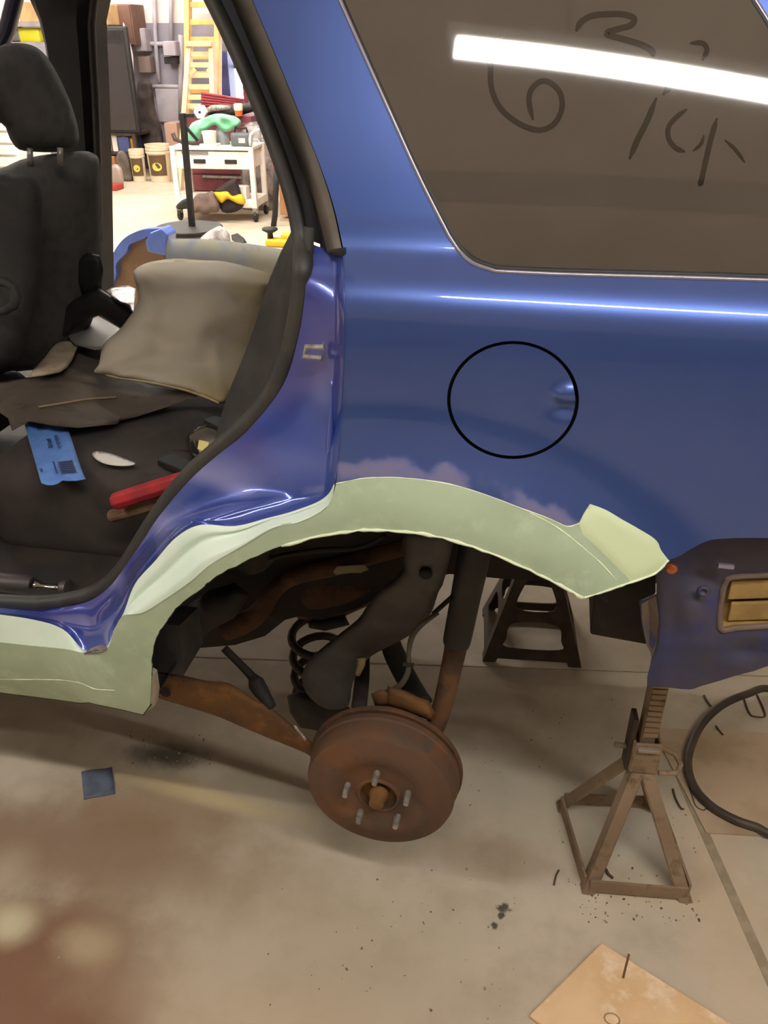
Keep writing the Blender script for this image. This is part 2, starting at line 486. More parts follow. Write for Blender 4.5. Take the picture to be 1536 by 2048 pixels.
# unseen dark pipe pair, added for the dark bands mirrored in the side glass
M_PIPE = mat('black_pipe', '#2b2724', 0.5)
for i, y in enumerate((-1.56, -1.70)):
    o = finish('added_ceiling_pipe', MB().tube([(X0+0.1, y, 3.3), (X1-0.1, y, 3.3)], 0.042, 10), M_PIPE, smooth=True)
    tag(o, ('unseen added pipe nearer the car' if i == 0 else 'unseen added pipe farther from the car') + ', running above the viewer', 'pipe', 'pipes under the ceiling')

# ================================================================== THE CAR
AX, AZ, AR = -0.155, 0.470, 0.43           # wheel arch centre and radius
PROF = [(0.44, 0.985), (0.50, 0.962), (0.58, 0.944), (0.68, 0.934), (0.80, 0.928), (0.95, 0.925), (1.08, 0.926), (1.16, 0.929),
        (1.195, 0.933), (1.215, 0.940), (1.232, 0.954), (1.247, 0.974), (1.262, 0.990), (1.30, 1.007), (1.40, 1.050), (1.60, 1.142), (1.75, 1.23), (1.85, 1.33)]
def S(x, z):
    y = pl(z, PROF)
    rho = math.hypot(x-AX, z-AZ)
    fl = sst((0.625-rho)/0.15)
    if x > AX+0.05: fl *= 1.0
    y -= 0.044*fl
    y += 0.03*max(0.0, x+0.05)**2          # plan taper towards the tail
    return y
def onS(px, py, off=0.0):
    y = 0.94
    for _ in range(14):
        p = P(px, py, y); y = S(p.x, p.z)
    return P(px, py, y+off)
def Sg(x, z):                                # the side glass: a leaning, slightly barrelled pane
    return 1.0005 + (z-1.30)*0.43 + 0.05*(z-1.45)**2 + 0.085*max(0.0, x+0.02)**2
def onG(px, py, off=0.0):
    y = 1.0
    for _ in range(12):
        p = P(px, py, y); y = Sg(p.x, p.z)
    return P(px, py, y+off)
car = thing('car', 'blue sport utility car on jack stands with rear door and wheel removed', 'car', (-0.2, 1.75, 0))

def paint():
    k = NT('blue_metallic_paint'); b = k.b; pos = k.pos()
    flake = k.noise(pos, 900, 2)
    base = k.mix(k.ramp(k.noise(pos, 3.0, 3), 0.35, 0.7), srgb('#455da0'), srgb('#41589a'))
    sep = k.n.new('ShaderNodeSeparateXYZ'); k.link(pos, sep.inputs[0])
    dx = k.math('SUBTRACT', sep.outputs[0], AX); dz = k.math('SUBTRACT', sep.outputs[2], AZ)
    rho = k.math('SQRT', k.math('ADD', k.math('MULTIPLY', dx, dx), k.math('MULTIPLY', dz, dz)))
    rho = k.math('ADD', rho, k.math('MULTIPLY', k.math('SUBTRACT', k.noise(pos, 22, 3), 0.5), 0.05))
    sand = k.math('MULTIPLY', k.ramp(rho, 0.556, 0.540), k.ramp(k.noise(pos, 13, 3), 0.30, 0.5))
    inx = k.ramp(sep.outputs[0], 0.24, 0.2); sand = k.math('MULTIPLY', sand, inx)
    col = k.mix(k.math('MULTIPLY', sand, 0.75), base, srgb('#8d86a0'))
    k.link(col, b.inputs['Base Color'])
    b.inputs['Metallic'].default_value = 0.62
    k.link(k.math('ADD', 0.36, k.math('MULTIPLY', sand, 0.4)), b.inputs['Roughness'])
    k.link(k.math('SUBTRACT', 1.0, k.math('MULTIPLY', sand, 0.9)), b.inputs['Coat Weight'])
    b.inputs['Coat Roughness'].default_value = 0.05
    return k.m
M_PAINT = paint()
def jamb_paint():
    k = NT('scuffed_jamb_paint'); b = k.b; pos = k.pos()
    sep = k.n.new('ShaderNodeSeparateXYZ'); k.link(pos, sep.inputs[0])
    base = k.mix(k.ramp(k.noise(pos, 6, 3), 0.4, 0.6), srgb('#3f56a8'), srgb('#4a4f9c'))
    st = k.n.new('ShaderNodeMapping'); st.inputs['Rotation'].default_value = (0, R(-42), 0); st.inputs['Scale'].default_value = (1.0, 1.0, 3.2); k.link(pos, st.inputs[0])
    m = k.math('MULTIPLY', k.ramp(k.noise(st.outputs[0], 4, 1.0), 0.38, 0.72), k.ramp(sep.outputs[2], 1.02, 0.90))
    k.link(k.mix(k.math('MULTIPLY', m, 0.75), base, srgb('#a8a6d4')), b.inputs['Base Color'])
    b.inputs['Metallic'].default_value = 0.35
    k.link(k.math('ADD', 0.22, k.math('MULTIPLY', m, 0.4)), b.inputs['Roughness'])
    b.inputs['Coat Weight'].default_value = 1.0; b.inputs['Coat Roughness'].default_value = 0.04
    return k.m
M_JAMB = jamb_paint()
M_FILL = mat('pale_green_filler', '#acbda0', 0.55, col2='#a4b497', scale=9, col3='#b4c5a9', scale3=24, bump=0.15, bscale=45, spec=0.4)
M_FILL_LIT = mat('lit_filler', '#e0f0e2', 0.5, col2='#d8ecdc', scale=9, bump=0.15, bscale=45, spec=0.4)  # brighter copy of the filler for jamb faces lit from above
M_RUBBER = mat('black_rubber', '#2b2a28', 0.55, col2='#37342f', scale=20)
M_BLACK = mat('black_plastic', '#151414', 0.6, col2='#201e1d', scale=14)
M_MOLD = mat('grey_brown_moulding', '#4d463d', 0.5, col2='#5a5147', scale=14)
M_GAP = mat('dark_recess', '#0d0c0e', 0.8)
M_TRIMG = mat('charcoal_trim', '#2a2725', 0.75, col2='#35312e', scale=25, bump=0.2, bscale=220)
M_UNDER = mat('black_underbody', '#1c1815', 0.8, col2='#2b221b', scale=12, bump=0.4, bscale=50)
M_RUST = mat('brown_rust', '#4b3424', 0.85, col2='#5f3f26', scale=16, col3='#382a21', scale3=30, bump=0.5, bscale=70)
M_RUSTO = mat('orange_rust', '#68471f', 0.85, col2='#4f361f', scale=9, lo=0.4, hi=0.65, col3='#7a5229', scale3=26, bump=0.5, bscale=60)
M_STEEL = mat('worn_steel', '#a39d94', 0.4, metal=0.45, col2='#7d776f', scale=60)
M_SHIELD = mat('grey_shield_plastic', '#4a4744', 0.65, col2='#3f3c3a', scale=14, bump=0.25, bscale=160)

# --- window opening and outlines (pixels)
WIN = sm([(640, -110), (691, 9), (736, 111), (791, 234), (847, 357), (903, 468)], 6)[:-1] + sm([(903, 468), (925, 500), (950, 522), (992, 537)], 5)[:-1] \
    + sm([(992, 537), (1126, 543), (1349, 549), (1536, 555), (1640, 558)], 5)[:-1] + sm([(1640, 558), (1690, 540), (1700, 490)], 4)[:-1] \
    + sm([(1700, 490), (1660, 310), (1580, 130), (1490, -20), (1440, -110)], 5)
WIN = [(p.x, p.y) for p in WIN]
EDGE = sm([(672, 968), (679, 900), (685, 800), (689, 700), (690, 600), (688, 503)], 5)[:-1] + sm([(688, 503), (668, 415), (638, 325), (590, 205), (545, 95), (505, 0), (460, -110), (420, -190)], 5)
EDGE = [(p.x, p.y) for p in EDGE]
TOPF = [(p.x, p.y) for p in sm([(672, 968), (720, 958), (770, 955), (830, 958), (900, 969), (970, 989), (1040, 1016), (1100, 1038), (1135, 1053), (1158, 1047)], 4)]
PATCH = [(p.x, p.y) for p in sm([(1158, 1047), (1168, 1027), (1180, 1008)], 3)[:-1] + sm([(1180, 1008), (1212, 1020), (1246, 1040), (1285, 1062), (1313, 1081), (1322, 1100), (1337, 1120)], 4)]
REAR = [(p.x, p.y) for p in sm([(1337, 1120), (1359, 1112), (1385, 1096), (1410, 1084), (1438, 1078), (1536, 1076), (1780, 1085)], 4)]
FUEL = lambda k: [(1026+132*k*math.cos(t*math.pi/36), 800+118*k*math.sin(t*math.pi/36)) for t in range(72)]
panel_out = TOPF[:-1] + PATCH[:-1] + REAR + [(1800, 800), (1800, 500), (1790, 200), (1780, -190)] + EDGE[::-1][:-1]
sheet('quarter_panel', panel_out, M_PAINT, car, onS, holes=(WIN, FUEL(1.0)), step=13, solid=0.0012)
# flange of the window opening, gasket and glass
def outline_tube(pts, off, r, n=8, closed=True):
    w = [onS(p[0], p[1], off) for p in pts]; return MB().tube(w, r, n, closed=closed)
part('window_gasket', outline_tube(WIN, 0.0015, 0.0042), M_BLACK, car, smooth=True)
cx = sum(p[0] for p in WIN)/len(WIN); cy = sum(p[1] for p in WIN)/len(WIN)
def shrink(poly, d):
    out = []
    for i in range(len(poly)):
        a, b = Vector(poly[i-1]), Vector(poly[(i+1) % len(poly)]); t = (b-a).normalized(); n = Vector((t.y, -t.x))
        p = Vector(poly[i]); q = p + n*d
        if not inside(q, poly): q = p - n*d
        out.append((q.x, q.y))
    return out
M_FLANGE = mat('bright_window_flange', '#8f8a98', 0.25, metal=0.4, coat=1.0)
FL_out = [(p[0], p[1]) for p in shrink(WIN, -7)]
FL_out = []
for i in range(len(WIN)):
    a, b = Vector(WIN[i-1]), Vector(WIN[(i+1) % len(WIN)]); t = (b-a).normalized(); n = Vector((t.y, -t.x)); p = Vector(WIN[i])
    q = p + n*6
    if inside(q, WIN): q = p - n*6
    FL_out.append((q.x, q.y))
part('window_flange', MB().tube([onS(p[0], p[1], -0.0002) for p in FL_out], 0.0028, 8, closed=True), M_FLANGE, car, smooth=True)
def tinted(name='tinted_glass', dust='#8d8174', cover=0.24):  # default dust film is lightened to imitate the room's reflection too
    k = NT(name); pos = k.pos()
    tr = k.n.new('ShaderNodeBsdfTransparent'); tr.inputs[0].default_value = (0.09, 0.08, 0.075, 1)
    df = k.n.new('ShaderNodeBsdfDiffuse'); df.inputs[0].default_value = srgb(dust)
    gl = k.n.new('ShaderNodeBsdfGlossy'); gl.inputs['Roughness'].default_value = 0.03
    fr = k.n.new('ShaderNodeFresnel'); fr.inputs[0].default_value = 1.95
    m1 = k.n.new('ShaderNodeMixShader'); m2 = k.n.new('ShaderNodeMixShader')
    k.link(k.math('ADD', cover, k.math('MULTIPLY', k.noise(pos, 7, 5), 0.10)), m1.inputs[0])
    k.link(tr.outputs[0], m1.inputs[1]); k.link(df.outputs[0], m1.inputs[2])
    k.link(fr.outputs[0], m2.inputs[0]); k.link(m1.outputs[0], m2.inputs[1]); k.link(gl.outputs[0], m2.inputs[2])
    k.link(m2.outputs[0], k.out.inputs[0]); return k.m
M_TINT = tinted()
GL = shrink(WIN, 1.5)
glass = sheet('side_glass', GL, M_TINT, car, lambda x, y: onG(x, y, 0.003), step=26, solid=0.003)
# finger writing wiped into the dust of the glass
M_WIPE = tinted('wiped_mark', '#2c251e', 0.92)
STROKES = [
    ([(1152, 62), (1163, 43), (1185, 31), (1215, 28), (1245, 28), (1268, 36), (1262, 50), (1235, 58), (1213, 67), (1245, 77), (1280, 88), (1303, 100), (1308, 112)], 6),
    ([(1229, 143), (1238, 137), (1260, 148), (1290, 144)], 5),
    ([(1000, 72), (988, 95), (981, 140), (984, 180), (1000, 215), (1030, 242), (1065, 258), (1090, 258), (1112, 243), (1124, 215), (1120, 185), (1100, 165), (1080, 163), (1062, 180), (1058, 205), (1066, 240)], 5.5),
    ([(1313, 195), (1295, 240), (1275, 280), (1259, 318)], 6),
    ([(1374, 218), (1352, 235), (1337, 255), (1338, 278), (1352, 296), (1370, 303)], 5),
    ([(1434, 236), (1424, 270), (1414, 310), (1403, 360), (1398, 372)], 5.5),
    ([(1408, 270), (1402, 288), (1386, 302)], 3.5),
    ([(1450, 280), (1472, 300), (1490, 325)], 3.5),
    ([(1360, 148), (1345, 165), (1326, 190)], 6),
    ([(1380, 86), (1405, 86), (1414, 100), (1405, 120)], 5),
    ([(1110, 285), (1040, 250), (990, 240)], 0.0),
]
for pts, r in STROKES:
    if r <= 0: continue
    c = sm([(p[0], p[1]) for p in pts], 5); g = []
    for i, p in enumerate(c):
        t = (c[min(i+1, len(c)-1)]-c[max(i-1, 0)]); t.normalize(); n = Vector((-t.y, t.x))
        e = min(i, len(c)-1-i)/3.0; w = r*(0.35+0.65*sst(e))
        g.append([onG((p+n*w*s).x, (p+n*w*s).y, 0.0025) for s in (-1, 0, 1)])
    part('finger_writing', MB().rows(g), M_WIPE, glass, smooth=True)

# --- fuel door with finger notch, in a dark recess
def fuel_fn(x, y):
    p = onS(x, y, 0.0005)
    d = ((x-1140)/34.0)**2 + ((y-788)/20.0)**2
    return Vector((p.x, p.y - 0.0075*sst((1.15-d)/0.9) + 0.006*math.exp(-(((x-1132)/30.0)**2+((y-818)/16.0)**2)), p.z))
fd = sheet('fuel_door', FUEL(0.946), M_PAINT, car, fuel_fn, step=9, solid=0.002)
part('fuel_door_recess', MB().rows([[onS(p[0], p[1], 0.0006) for p in FUEL(1.004)], [onS(p[0], p[1], 0.018) for p in FUEL(0.99)], [onS(p[0], p[1], 0.018) for p in FUEL(0.3)]], closed=True), M_GAP, car)

# --- filler on the wheel arch and the sill
LIP = sm([(303, 1352), (304, 1308), (312, 1276), (332, 1243), (358, 1211), (400, 1178), (433, 1152), (500, 1118), (580, 1087), (680, 1066), (740, 1060), (830, 1066), (900, 1080), (980, 1106), (1060, 1141), (1120, 1171), (1165, 1196)], 5)
rng = random.Random(3)
LIP = [(p.x + rng.uniform(-1, 1)*1.1, p.y + rng.uniform(-1, 1)*1.3) for p in LIP]
TAIL = [(1165, 1196), (1200, 1186), (1255, 1167), (1310, 1147), (1337, 1120)]
FACE_UP = [(672, 968), (666, 990), (655, 1012), (640, 1025), (600, 1043), (547, 1055), (484, 1092), (422, 1128), (383, 1161), (336, 1194), (287, 1224), (246, 1232), (228, 1262), (212, 1300), (172, 1306), (130, 1298), (60, 1291), (-60, 1278), (-250, 1258), (-600, 1221)]
FACE_UP_S = [(p.x, p.y) for p in sm(FACE_UP, 4)]
SILL_LOW = [(-600, 1285), (-250, 1345), (-60, 1378), (0, 1385), (60, 1392), (114, 1399), (160, 1406), (178, 1404), (195, 1409), (240, 1418), (286, 1429), (300, 1410)]
face = TOPF[:-1] + PATCH[:-1] + TAIL[::-1][:-1] + LIP[::-1] + SILL_LOW[::-1] + FACE_UP_S[::-1]
seen = []; 
for p in face:
    if not seen or (abs(p[0]-seen[-1][0])+abs(p[1]-seen[-1][1])) > 0.6: seen.append(p)
if abs(seen[0][0]-seen[-1][0])+abs(seen[0][1]-seen[-1][1]) < 0.6: seen.pop()
def fill_fn(px, py):
    p = onS(px, py, -0.0012)
    o = 0.0008*mnoise.noise(p*18) + 0.0005*mnoise.noise(p*60)
    return Vector((p.x, p.y+o, p.z))
sheet('arch_filler', seen, M_FILL, car, fill_fn, step=11, solid=0.003)
# thicker pad of filler at the tail of the arch, brighter and smoother
pad = [(p[0], p[1]) for p in PATCH] + [(1310, 1146), (1262, 1164), (1230, 1130), (1196, 1096), (1165, 1068)]
M_FILL3 = mat('cream_green_filler', '#cddab2', 0.5, spec=0.4)
sheet('filler_pad', pad, M_FILL3, car, lambda x, y: onS(x, y, -0.0012-0.0022*min(1, edge_dist((x, y), pad)/12)), step=9)
# ragged beads of filler squeezed out along the lip and along the upper edge
M_BEAD = mat('filler_bead', '#dfe9cc', 0.5)
def bead(pts, r, off, seed):
    rg = random.Random(seed); w = [onS(p[0], p[1], off) for p in pts]
    return MB().tube(w, [r*rg.uniform(0.5, 1.35) for _ in w], 6)
part('filler_edge', bead([p for p in LIP if p[0] > 560], 0.0022, -0.002, 1), M_BEAD, car, smooth=True)
part('filler_edge', bead([p for p in TOPF], 0.0009, -0.0012, 2), M_BEAD, car, smooth=True)
part('filler_edge', bead([(p.x, p.y) for p in sm([(1060, 1026), (1110, 1052), (1160, 1090), (1200, 1125), (1232, 1160)], 5)], 0.0010, -0.0012, 4), M_BEAD, car, smooth=True)
part('filler_edge', bead([(p.x, p.y) for p in sm([(0, 1358), (60, 1359), (120, 1360), (160, 1366), (190, 1378), (230, 1381)], 5)], 0.0008, -0.0012, 5), M_BEAD, car, smooth=True)
part('filler_edge', bead([(p.x, p.y) for p in sm([(1165, 1196), (1200, 1186), (1255, 1167), (1310, 1147), (1337, 1120)], 5)], 0.0016, -0.0012, 6), M_BEAD, car, smooth=True)
# returned flange behind the lip, so that the metal reads as a folded edge
part('arch_flange', MB().rows([[onS(p[0], p[1], 0.001) for p in LIP], [onS(p[0], p[1]-1.5, 0.028) for p in LIP]]), M_UNDER, car, smooth=True, solid=0.0015)
lp = [(300, 1345), (308, 1350), (313, 1385), (309, 1412), (288, 1428), (292, 1400)]
part('sill_end_cap', MB().prism([onS(p[0], p[1], 0.004) for p in lp], (0, 0.012, 0)), mat('pinkish_primer', '#a59a88', 0.7), car)
part('sill_underside', MB().rows([[onS(p[0], p[1], 0.0) for p in SILL_LOW], [onS(p[0], p[1], 0.0)+Vector((0, 0.16, 0.0)) for p in SILL_LOW]]), M_UNDER, car, solid=0.002)

# --- door jamb: rails from the outer edge back to the seal
RAIL0 = [(688, 503), (690, 600), (689, 700), (685, 800), (679, 900), (670, 968), (655, 1012), (600, 1043), (547, 1055), (484, 1092), (422, 1128), (383, 1161), (336, 1194), (287, 1224), (246, 1232), (228, 1262), (212, 1300), (172, 1306), (130, 1298), (60, 1291), (-60, 1278), (-250, 1258), (-600, 1221)]
RAILM = [(687, 503), (689, 600), (688, 700), (684, 800), (678, 900), (668, 966), (645, 998), (590, 1021), (535, 1036), (470, 1052), (400, 1050), (352, 1075), (310, 1122), (270, 1168), (247, 1226), (229, 1258), (210, 1297), (169, 1300), (125, 1258), (60, 1238), (-60, 1222), (-250, 1200), (-600, 1163)]
RAIL1 = [(672, 506), (668, 600), (660, 700), (650, 800), (642, 900), (628, 962), (600, 988), (550, 1005), (490, 1020), (420, 1040), (372, 1046), (330, 1082), (290, 1128), (262, 1168), (240, 1212), (215, 1238), (188, 1258), (152, 1254), (117, 1245), (58, 1234), (-60, 1219), (-250, 1197), (-600, 1160)]
RAIL2 = [(612, 484), (612, 565), (598, 668), (566, 770), (498, 858), (438, 908), (394, 946), (356, 986), (330, 1018), (308, 1046), (290, 1074), (274, 1098), (256, 1124), (238, 1150), (218, 1174), (192, 1195), (164, 1207), (134, 1213), (102, 1217), (56, 1219), (-60, 1208), (-250, 1186), (-600, 1149)]
NS = 6
r0 = [onS(p.x, p.y, -0.0012 if i > 5*NS else 0.0002) for i, p in enumerate(sm(RAIL0, NS))]
rm = sm(RAILM, NS); r1 = sm(RAIL1, NS); r2 = sm(RAIL2, NS); N = len(r0)
rmw = []; r1w = []; r2w = []
for i in range(N):
    s = i/NS
    yo = r0[i].y
    w = sst((s-4.5)/2.0)*sst((21-s)/8.0)     # the dog-leg opens wide
    rmw.append(P(rm[i].x, rm[i].y, yo + lerp(0.004, 0.030, w)))
    r1w.append(P(r1[i].x, r1[i].y, yo + lerp(0.030, 0.048, w)))
    r2w.append(P(r2[i].x, r2[i].y, max(yo+0.05, 0.985)))
def strip(ra, rb, n, shape):
    g = []
    for i in range(len(ra)):
        row = []
        for k in range(n+1):
            t = k/n; p = ra[i].lerp(rb[i], t); d = shape(i/NS, t); row.append(p + Vector((0, d, 0)))
        g.append(row)
    return MB().rows(g)
def groove(s, t):
    w = sst((s-5.5)/1.5)*sst((14.5-s)/1.5)
    return w*(0.012*math.exp(-((t-0.52)/0.16)**2) - 0.006*math.exp(-((t-0.2)/0.15)**2))
i0 = 5*NS
part('jamb_filler', strip(r0[i0:], rmw[i0:], 14, lambda s, t: groove(s+5, t)), M_FILL_LIT, car, smooth=True)
part('jamb_filler_edge', strip(r0[:i0+1], rmw[:i0+1], 4, lambda s, t: -0.004*math.sin(math.pi*t)), M_PAINT, car, smooth=True)
part('door_jamb', MB().rows([[a.lerp(b, k/6) + Vector((0, 0.004*math.sin(math.pi*k/6), 0)) for k in range(7)] + [b.lerp(c, k/10) + Vector((0, 0.010*math.sin(math.pi*k/10)*sst(i/NS/5), 0)) for k in range(1, 11)] for i, (a, b, c) in enumerate(zip(rmw, r1w, r2w))]), M_JAMB, car, smooth=True)
# folded edge of the striker pocket
fold = sm([(664, 760), (661, 860), (657, 930), (648, 980), (622, 1003), (578, 1014), (520, 1036), (462, 1062), (420, 1078)], 5)
part('jamb_fold', MB().tube([P(p.x, p.y, 0.936) for p in fold], [0.0015+0.004*sst(min(i, len(fold)-1-i)/8) for i in range(len(fold))], 8), M_JAMB, car, smooth=True)
part('groove_shade', MB().tube([P(p.x+4, p.y+7, 0.931) for p in fold[8:]], [0.0005+0.003*sst(min(i, len(fold)-9-i)/6) for i in range(len(fold)-8)], 8), mat('shadow_seam', '#4a4e5c', 0.4, metal=0.3), car, smooth=True)  # raised dark strip standing in for the shade of the groove
# striker
st = part('door_striker', MB().tube([P(648, 694, 0.955), P(612, 694, 0.955), P(607, 712, 0.955), P(644, 717, 0.955)], 0.0035, 8).prism([P(646, 684, 0.967), P(660, 684, 0.967), P(657, 745, 0.967), P(644, 745, 0.967)], (0, 0.004, 0)), M_STEEL, car, smooth=True, flat_angle=40)
# moulding along the upper door frame, with its dark end
MO = sm([(420, -190), (460, -110), (506, 0), (545, 93), (590, 203), (638, 323), (667, 413), (686, 500)], 5)
MI = sm([(375, -190), (418, -110), (464, 0), (502, 93), (547, 205), (597, 322), (631, 413), (655, 505)], 5)
mo = [onS(p.x, p.y, 0.001) for p in MO]; mi = [P(q.x, q.y, a.y+0.022) for q, a in zip(MI, mo)]
mo2 = [P(p.x-2, p.y, a.y) for p, a in zip(MO, mo)]
part('door_frame_moulding', MB().rows([[a + (b-a)*(k/6) + Vector((0, -0.007*math.sin(math.pi*k/6), 0)) for k in range(7)] for a, b in zip(mo2, mi)]), M_MOLD, car, smooth=True)
part('moulding_end', MB().prism([P(657, 503, 0.945), P(687, 499, 0.94), P(688, 512, 0.94), P(668, 511, 0.945)], (0, 0.012, 0)), M_BLACK, car)
part('frame_backing', MB().rows([[onS(p.x+14, p.y, 0.012), P(q.x, q.y, a.y+0.004)] for p, q, a in zip(MO, MI, mi)]), M_GAP, car, smooth=True)
# dark channel between moulding and seal
SEAL = [(330, -190), (378, -100), (430, 0), (474, 92), (520, 200), (560, 305), (590, 400), (605, 480), (605, 560), (594, 645), (572, 725), (540, 795), (482, 860), (425, 908), (380, 950), (338, 1000), (302, 1052), (270, 1103), (238, 1148), (200, 1180), (150, 1197), (90, 1205), (0, 1203), (-100, 1195), (-250, 1180), (-600, 1142)]
seal_c = sm(SEAL, 6)
sy = [max(0.998, S(P(p.x, p.y, 0.99).x, P(p.x, p.y, 0.99).z)+0.045) for p in seal_c]
seal_w = [P(p.x, p.y, y) for p, y in zip(seal_c, sy)]
part('door_seal', MB().tube(seal_w, 0.0135, 12), M_RUBBER, car, smooth=True)
part('jamb_channel', MB().rows([[a, a.lerp(b, 0.5)+Vector((0, 0.012, 0)), b] for a, b in zip(mi, [P(q.x+12, q.y, q.z) for q in [Vector((s.x, s.y, 0)) + Vector((0, 0, 1.02)) for s in sm(SEAL[:8], 5)]])]), M_GAP, car, smooth=True)
# purple dirt and bare spot at the foot of the jamb
M_DIRT = mat('brown_rust_spot', '#6d5f66', 0.9, col2='#8a7c7c', scale=60)
part('rust_spot', MB().tube([onS(170, 1307, -0.001), onS(185, 1299, -0.003), onS(200, 1295, -0.003), onS(214, 1298, -0.001)], [0.002, 0.006, 0.007, 0.003], 8, flat=0.5), M_DIRT, car, smooth=True)

# ------------------------------------------------------------------ under the arch
AXM = lambda c: Matrix.Translation(c) @ Matrix(((1, 0, 0, 0), (0, 0, -1, 0), (0, 1, 0, 0), (0, 0, 0, 1)))   # local z -> towards the viewer (-y)
M_DRUM = mat('rusty_drum_iron', '#59402f', 0.8, col2='#6b4527', scale=11, lo=0.45, hi=0.65, col3='#4a3f36', scale3=22, bump=0.5, bscale=60)
HC = P(757, 1590, 1.0)
drum = part('brake_drum', MB().lathe([(0.0335, -0.014), (0.0335, 0.003), (0.037, 0.004), (0.041, 0.0005), (0.074, 0.0), (0.076, 0.0015), (0.104, 0.001), (0.108, -0.002), (0.124, -0.003), (0.131, -0.007), (0.1345, -0.016), (0.136, -0.045), (0.139, -0.048), (0.139, -0.058), (0.134, -0.060), (0.134, -0.064)], 72, AXM(HC)), M_DRUM, car, smooth=True, flat_angle=38)
part('hub', MB().lathe([(0.034, -0.02), (0.034, -0.013), (0.017, -0.012), (0.017, 0.002), (0.0145, 0.006), (0.013, 0.022), (0.010, 0.024), (0.0, 0.024)], 24, AXM(HC)), M_RUSTO, drum, smooth=True, flat_angle=35)
for k in range(5):
    an = R(92 + 72*k); c = HC + Vector((math.cos(an)*0.05715, 0, math.sin(an)*0.05715))
    prof = [(0.0062, -0.003)] + [(0.0062 if i % 2 else 0.0054, 0.001+i*0.0022) for i in range(11)] + [(0.0045, 0.028), (0.0, 0.029)]
    part('wheel_stud', MB().lathe(prof, 12, AXM(c)), M_STEEL, drum, smooth=True, flat_angle=50)
part('backing_plate', MB().lathe([(0.02, -0.072), (0.141, -0.064), (0.143, -0.067), (0.143, -0.073), (0.135, -0.078), (0.05, -0.085), (0.0, -0.085)], 64, AXM(HC)), M_RUST, car, smooth=True, flat_angle=38)
part('knuckle', MB().tube([HC+Vector((0, 0.08, 0)), HC+Vector((0.005, 0.16, 0.01)), HC+Vector((0.0, 0.22, 0.03))], [0.06, 0.05, 0.035], 14), M_RUST, car, smooth=True)
inflate('knuckle_lug', [(775, 1372), (800, 1378), (830, 1392), (858, 1402), (870, 1425), (862, 1442), (835, 1432), (800, 1418), (770, 1410)], M_RUSTO, car, 1.085, 0.022, 14, step=7, lump=0.01, lscale=25)
inflate('knuckle_lug', [(742, 1388), (760, 1378), (785, 1384), (800, 1400), (785, 1412), (750, 1412)], M_RUSTO, car, 1.09, 0.014, 9, step=6, lump=0.006, lscale=30)
# trailing arm (stamped blade)
ARM = [(306, 1343), (345, 1346), (411, 1361), (453, 1365), (482, 1380), (511, 1399), (544, 1417), (593, 1458), (640, 1500), (650, 1530), (610, 1506), (547, 1480), (482, 1453), (430, 1431), (365, 1411), (310, 1392), (300, 1365)]
arm = inflate('trailing_arm', [(p.x, p.y) for p in sm(ARM, 3, True)], M_RUSTO, car, 1.10, 0.016, 16, step=9, lump=0.004, lscale=18)
part('bolt_hole', MB().lathe([(0.0, 0.0), (0.010, 0.0), (0.012, 0.003), (0.0, 0.003)], 16, AXM(P(331, 1382, 1.082))), M_GAP, arm)
part('sway_bar_link', MB().tube(*tpx([(448, 1296, 1.16, 8), (480, 1328, 1.15, 8), (503, 1352, 1.14, 9), (512, 1366, 1.13, 17), (522, 1382, 1.12, 16), (545, 1415, 1.10, 9)])), M_UNDER, car, smooth=True)
part('brake_line_clip', MB().tube(*tpx([(588, 1450, 1.06, 3), (612, 1480, 1.05, 3)])), M_STEEL, car, smooth=True)
# exhaust, heat-marked, with a paper tag
part('exhaust_pipe', MB().tube(*tpx([(452, 1262, 1.22, 20), (480, 1249, 1.22, 23), (515, 1228, 1.23, 21), (541, 1190, 1.25, 18), (565, 1166, 1.27, 17), (600, 1150, 1.28, 17), (665, 1135, 1.29, 18), (756, 1108, 1.30, 18), (840, 1085, 1.30, 18)]), 16), M_RUST, car, smooth=True)
part('exhaust_tag', MB().prism([P(*p, 1.262) for p in [(666, 1144), (674, 1133), (705, 1131), (729, 1130), (737, 1140), (728, 1143), (722, 1146), (700, 1146), (672, 1150)]], (0, 0.003, 0)), mat('pale_tag', '#8d8468', 0.8), car)
inflate('spring_tower', [(574, 1195), (590, 1162), (640, 1148), (700, 1152), (765, 1160), (775, 1185), (735, 1212), (690, 1232), (640, 1243), (596, 1238)], M_RUST, car, 1.34, 0.06, 45, step=11)
inflate('spring_seat', [(615, 1243), (640, 1240), (690, 1230), (700, 1250), (650, 1262), (618, 1256)], M_UNDER, car, 1.33, 0.02, 10, step=8)
# coil spring
SPC = P(634, 1330, 1.36); cs = []
for i in range(4*20+1):
    t = i/20.0; an = 2*math.pi*t + 0.6; cs.append(SPC + Vector((0.052*math.cos(an), 0.052*math.sin(an), 0.105 - 0.055*t)))
part('coil_spring', MB().tube(cs, 0.0092, 10), mat('brown_black_spring', '#2c2420', 0.7, col2='#46342a', scale=20), car, smooth=True)
inflate('lower_spring_pan', [(574, 1392), (600, 1380), (650, 1395), (700, 1415), (690, 1440), (640, 1462), (600, 1455), (580, 1425)], M_UNDER, car, 1.27, 0.04, 22, step=9)
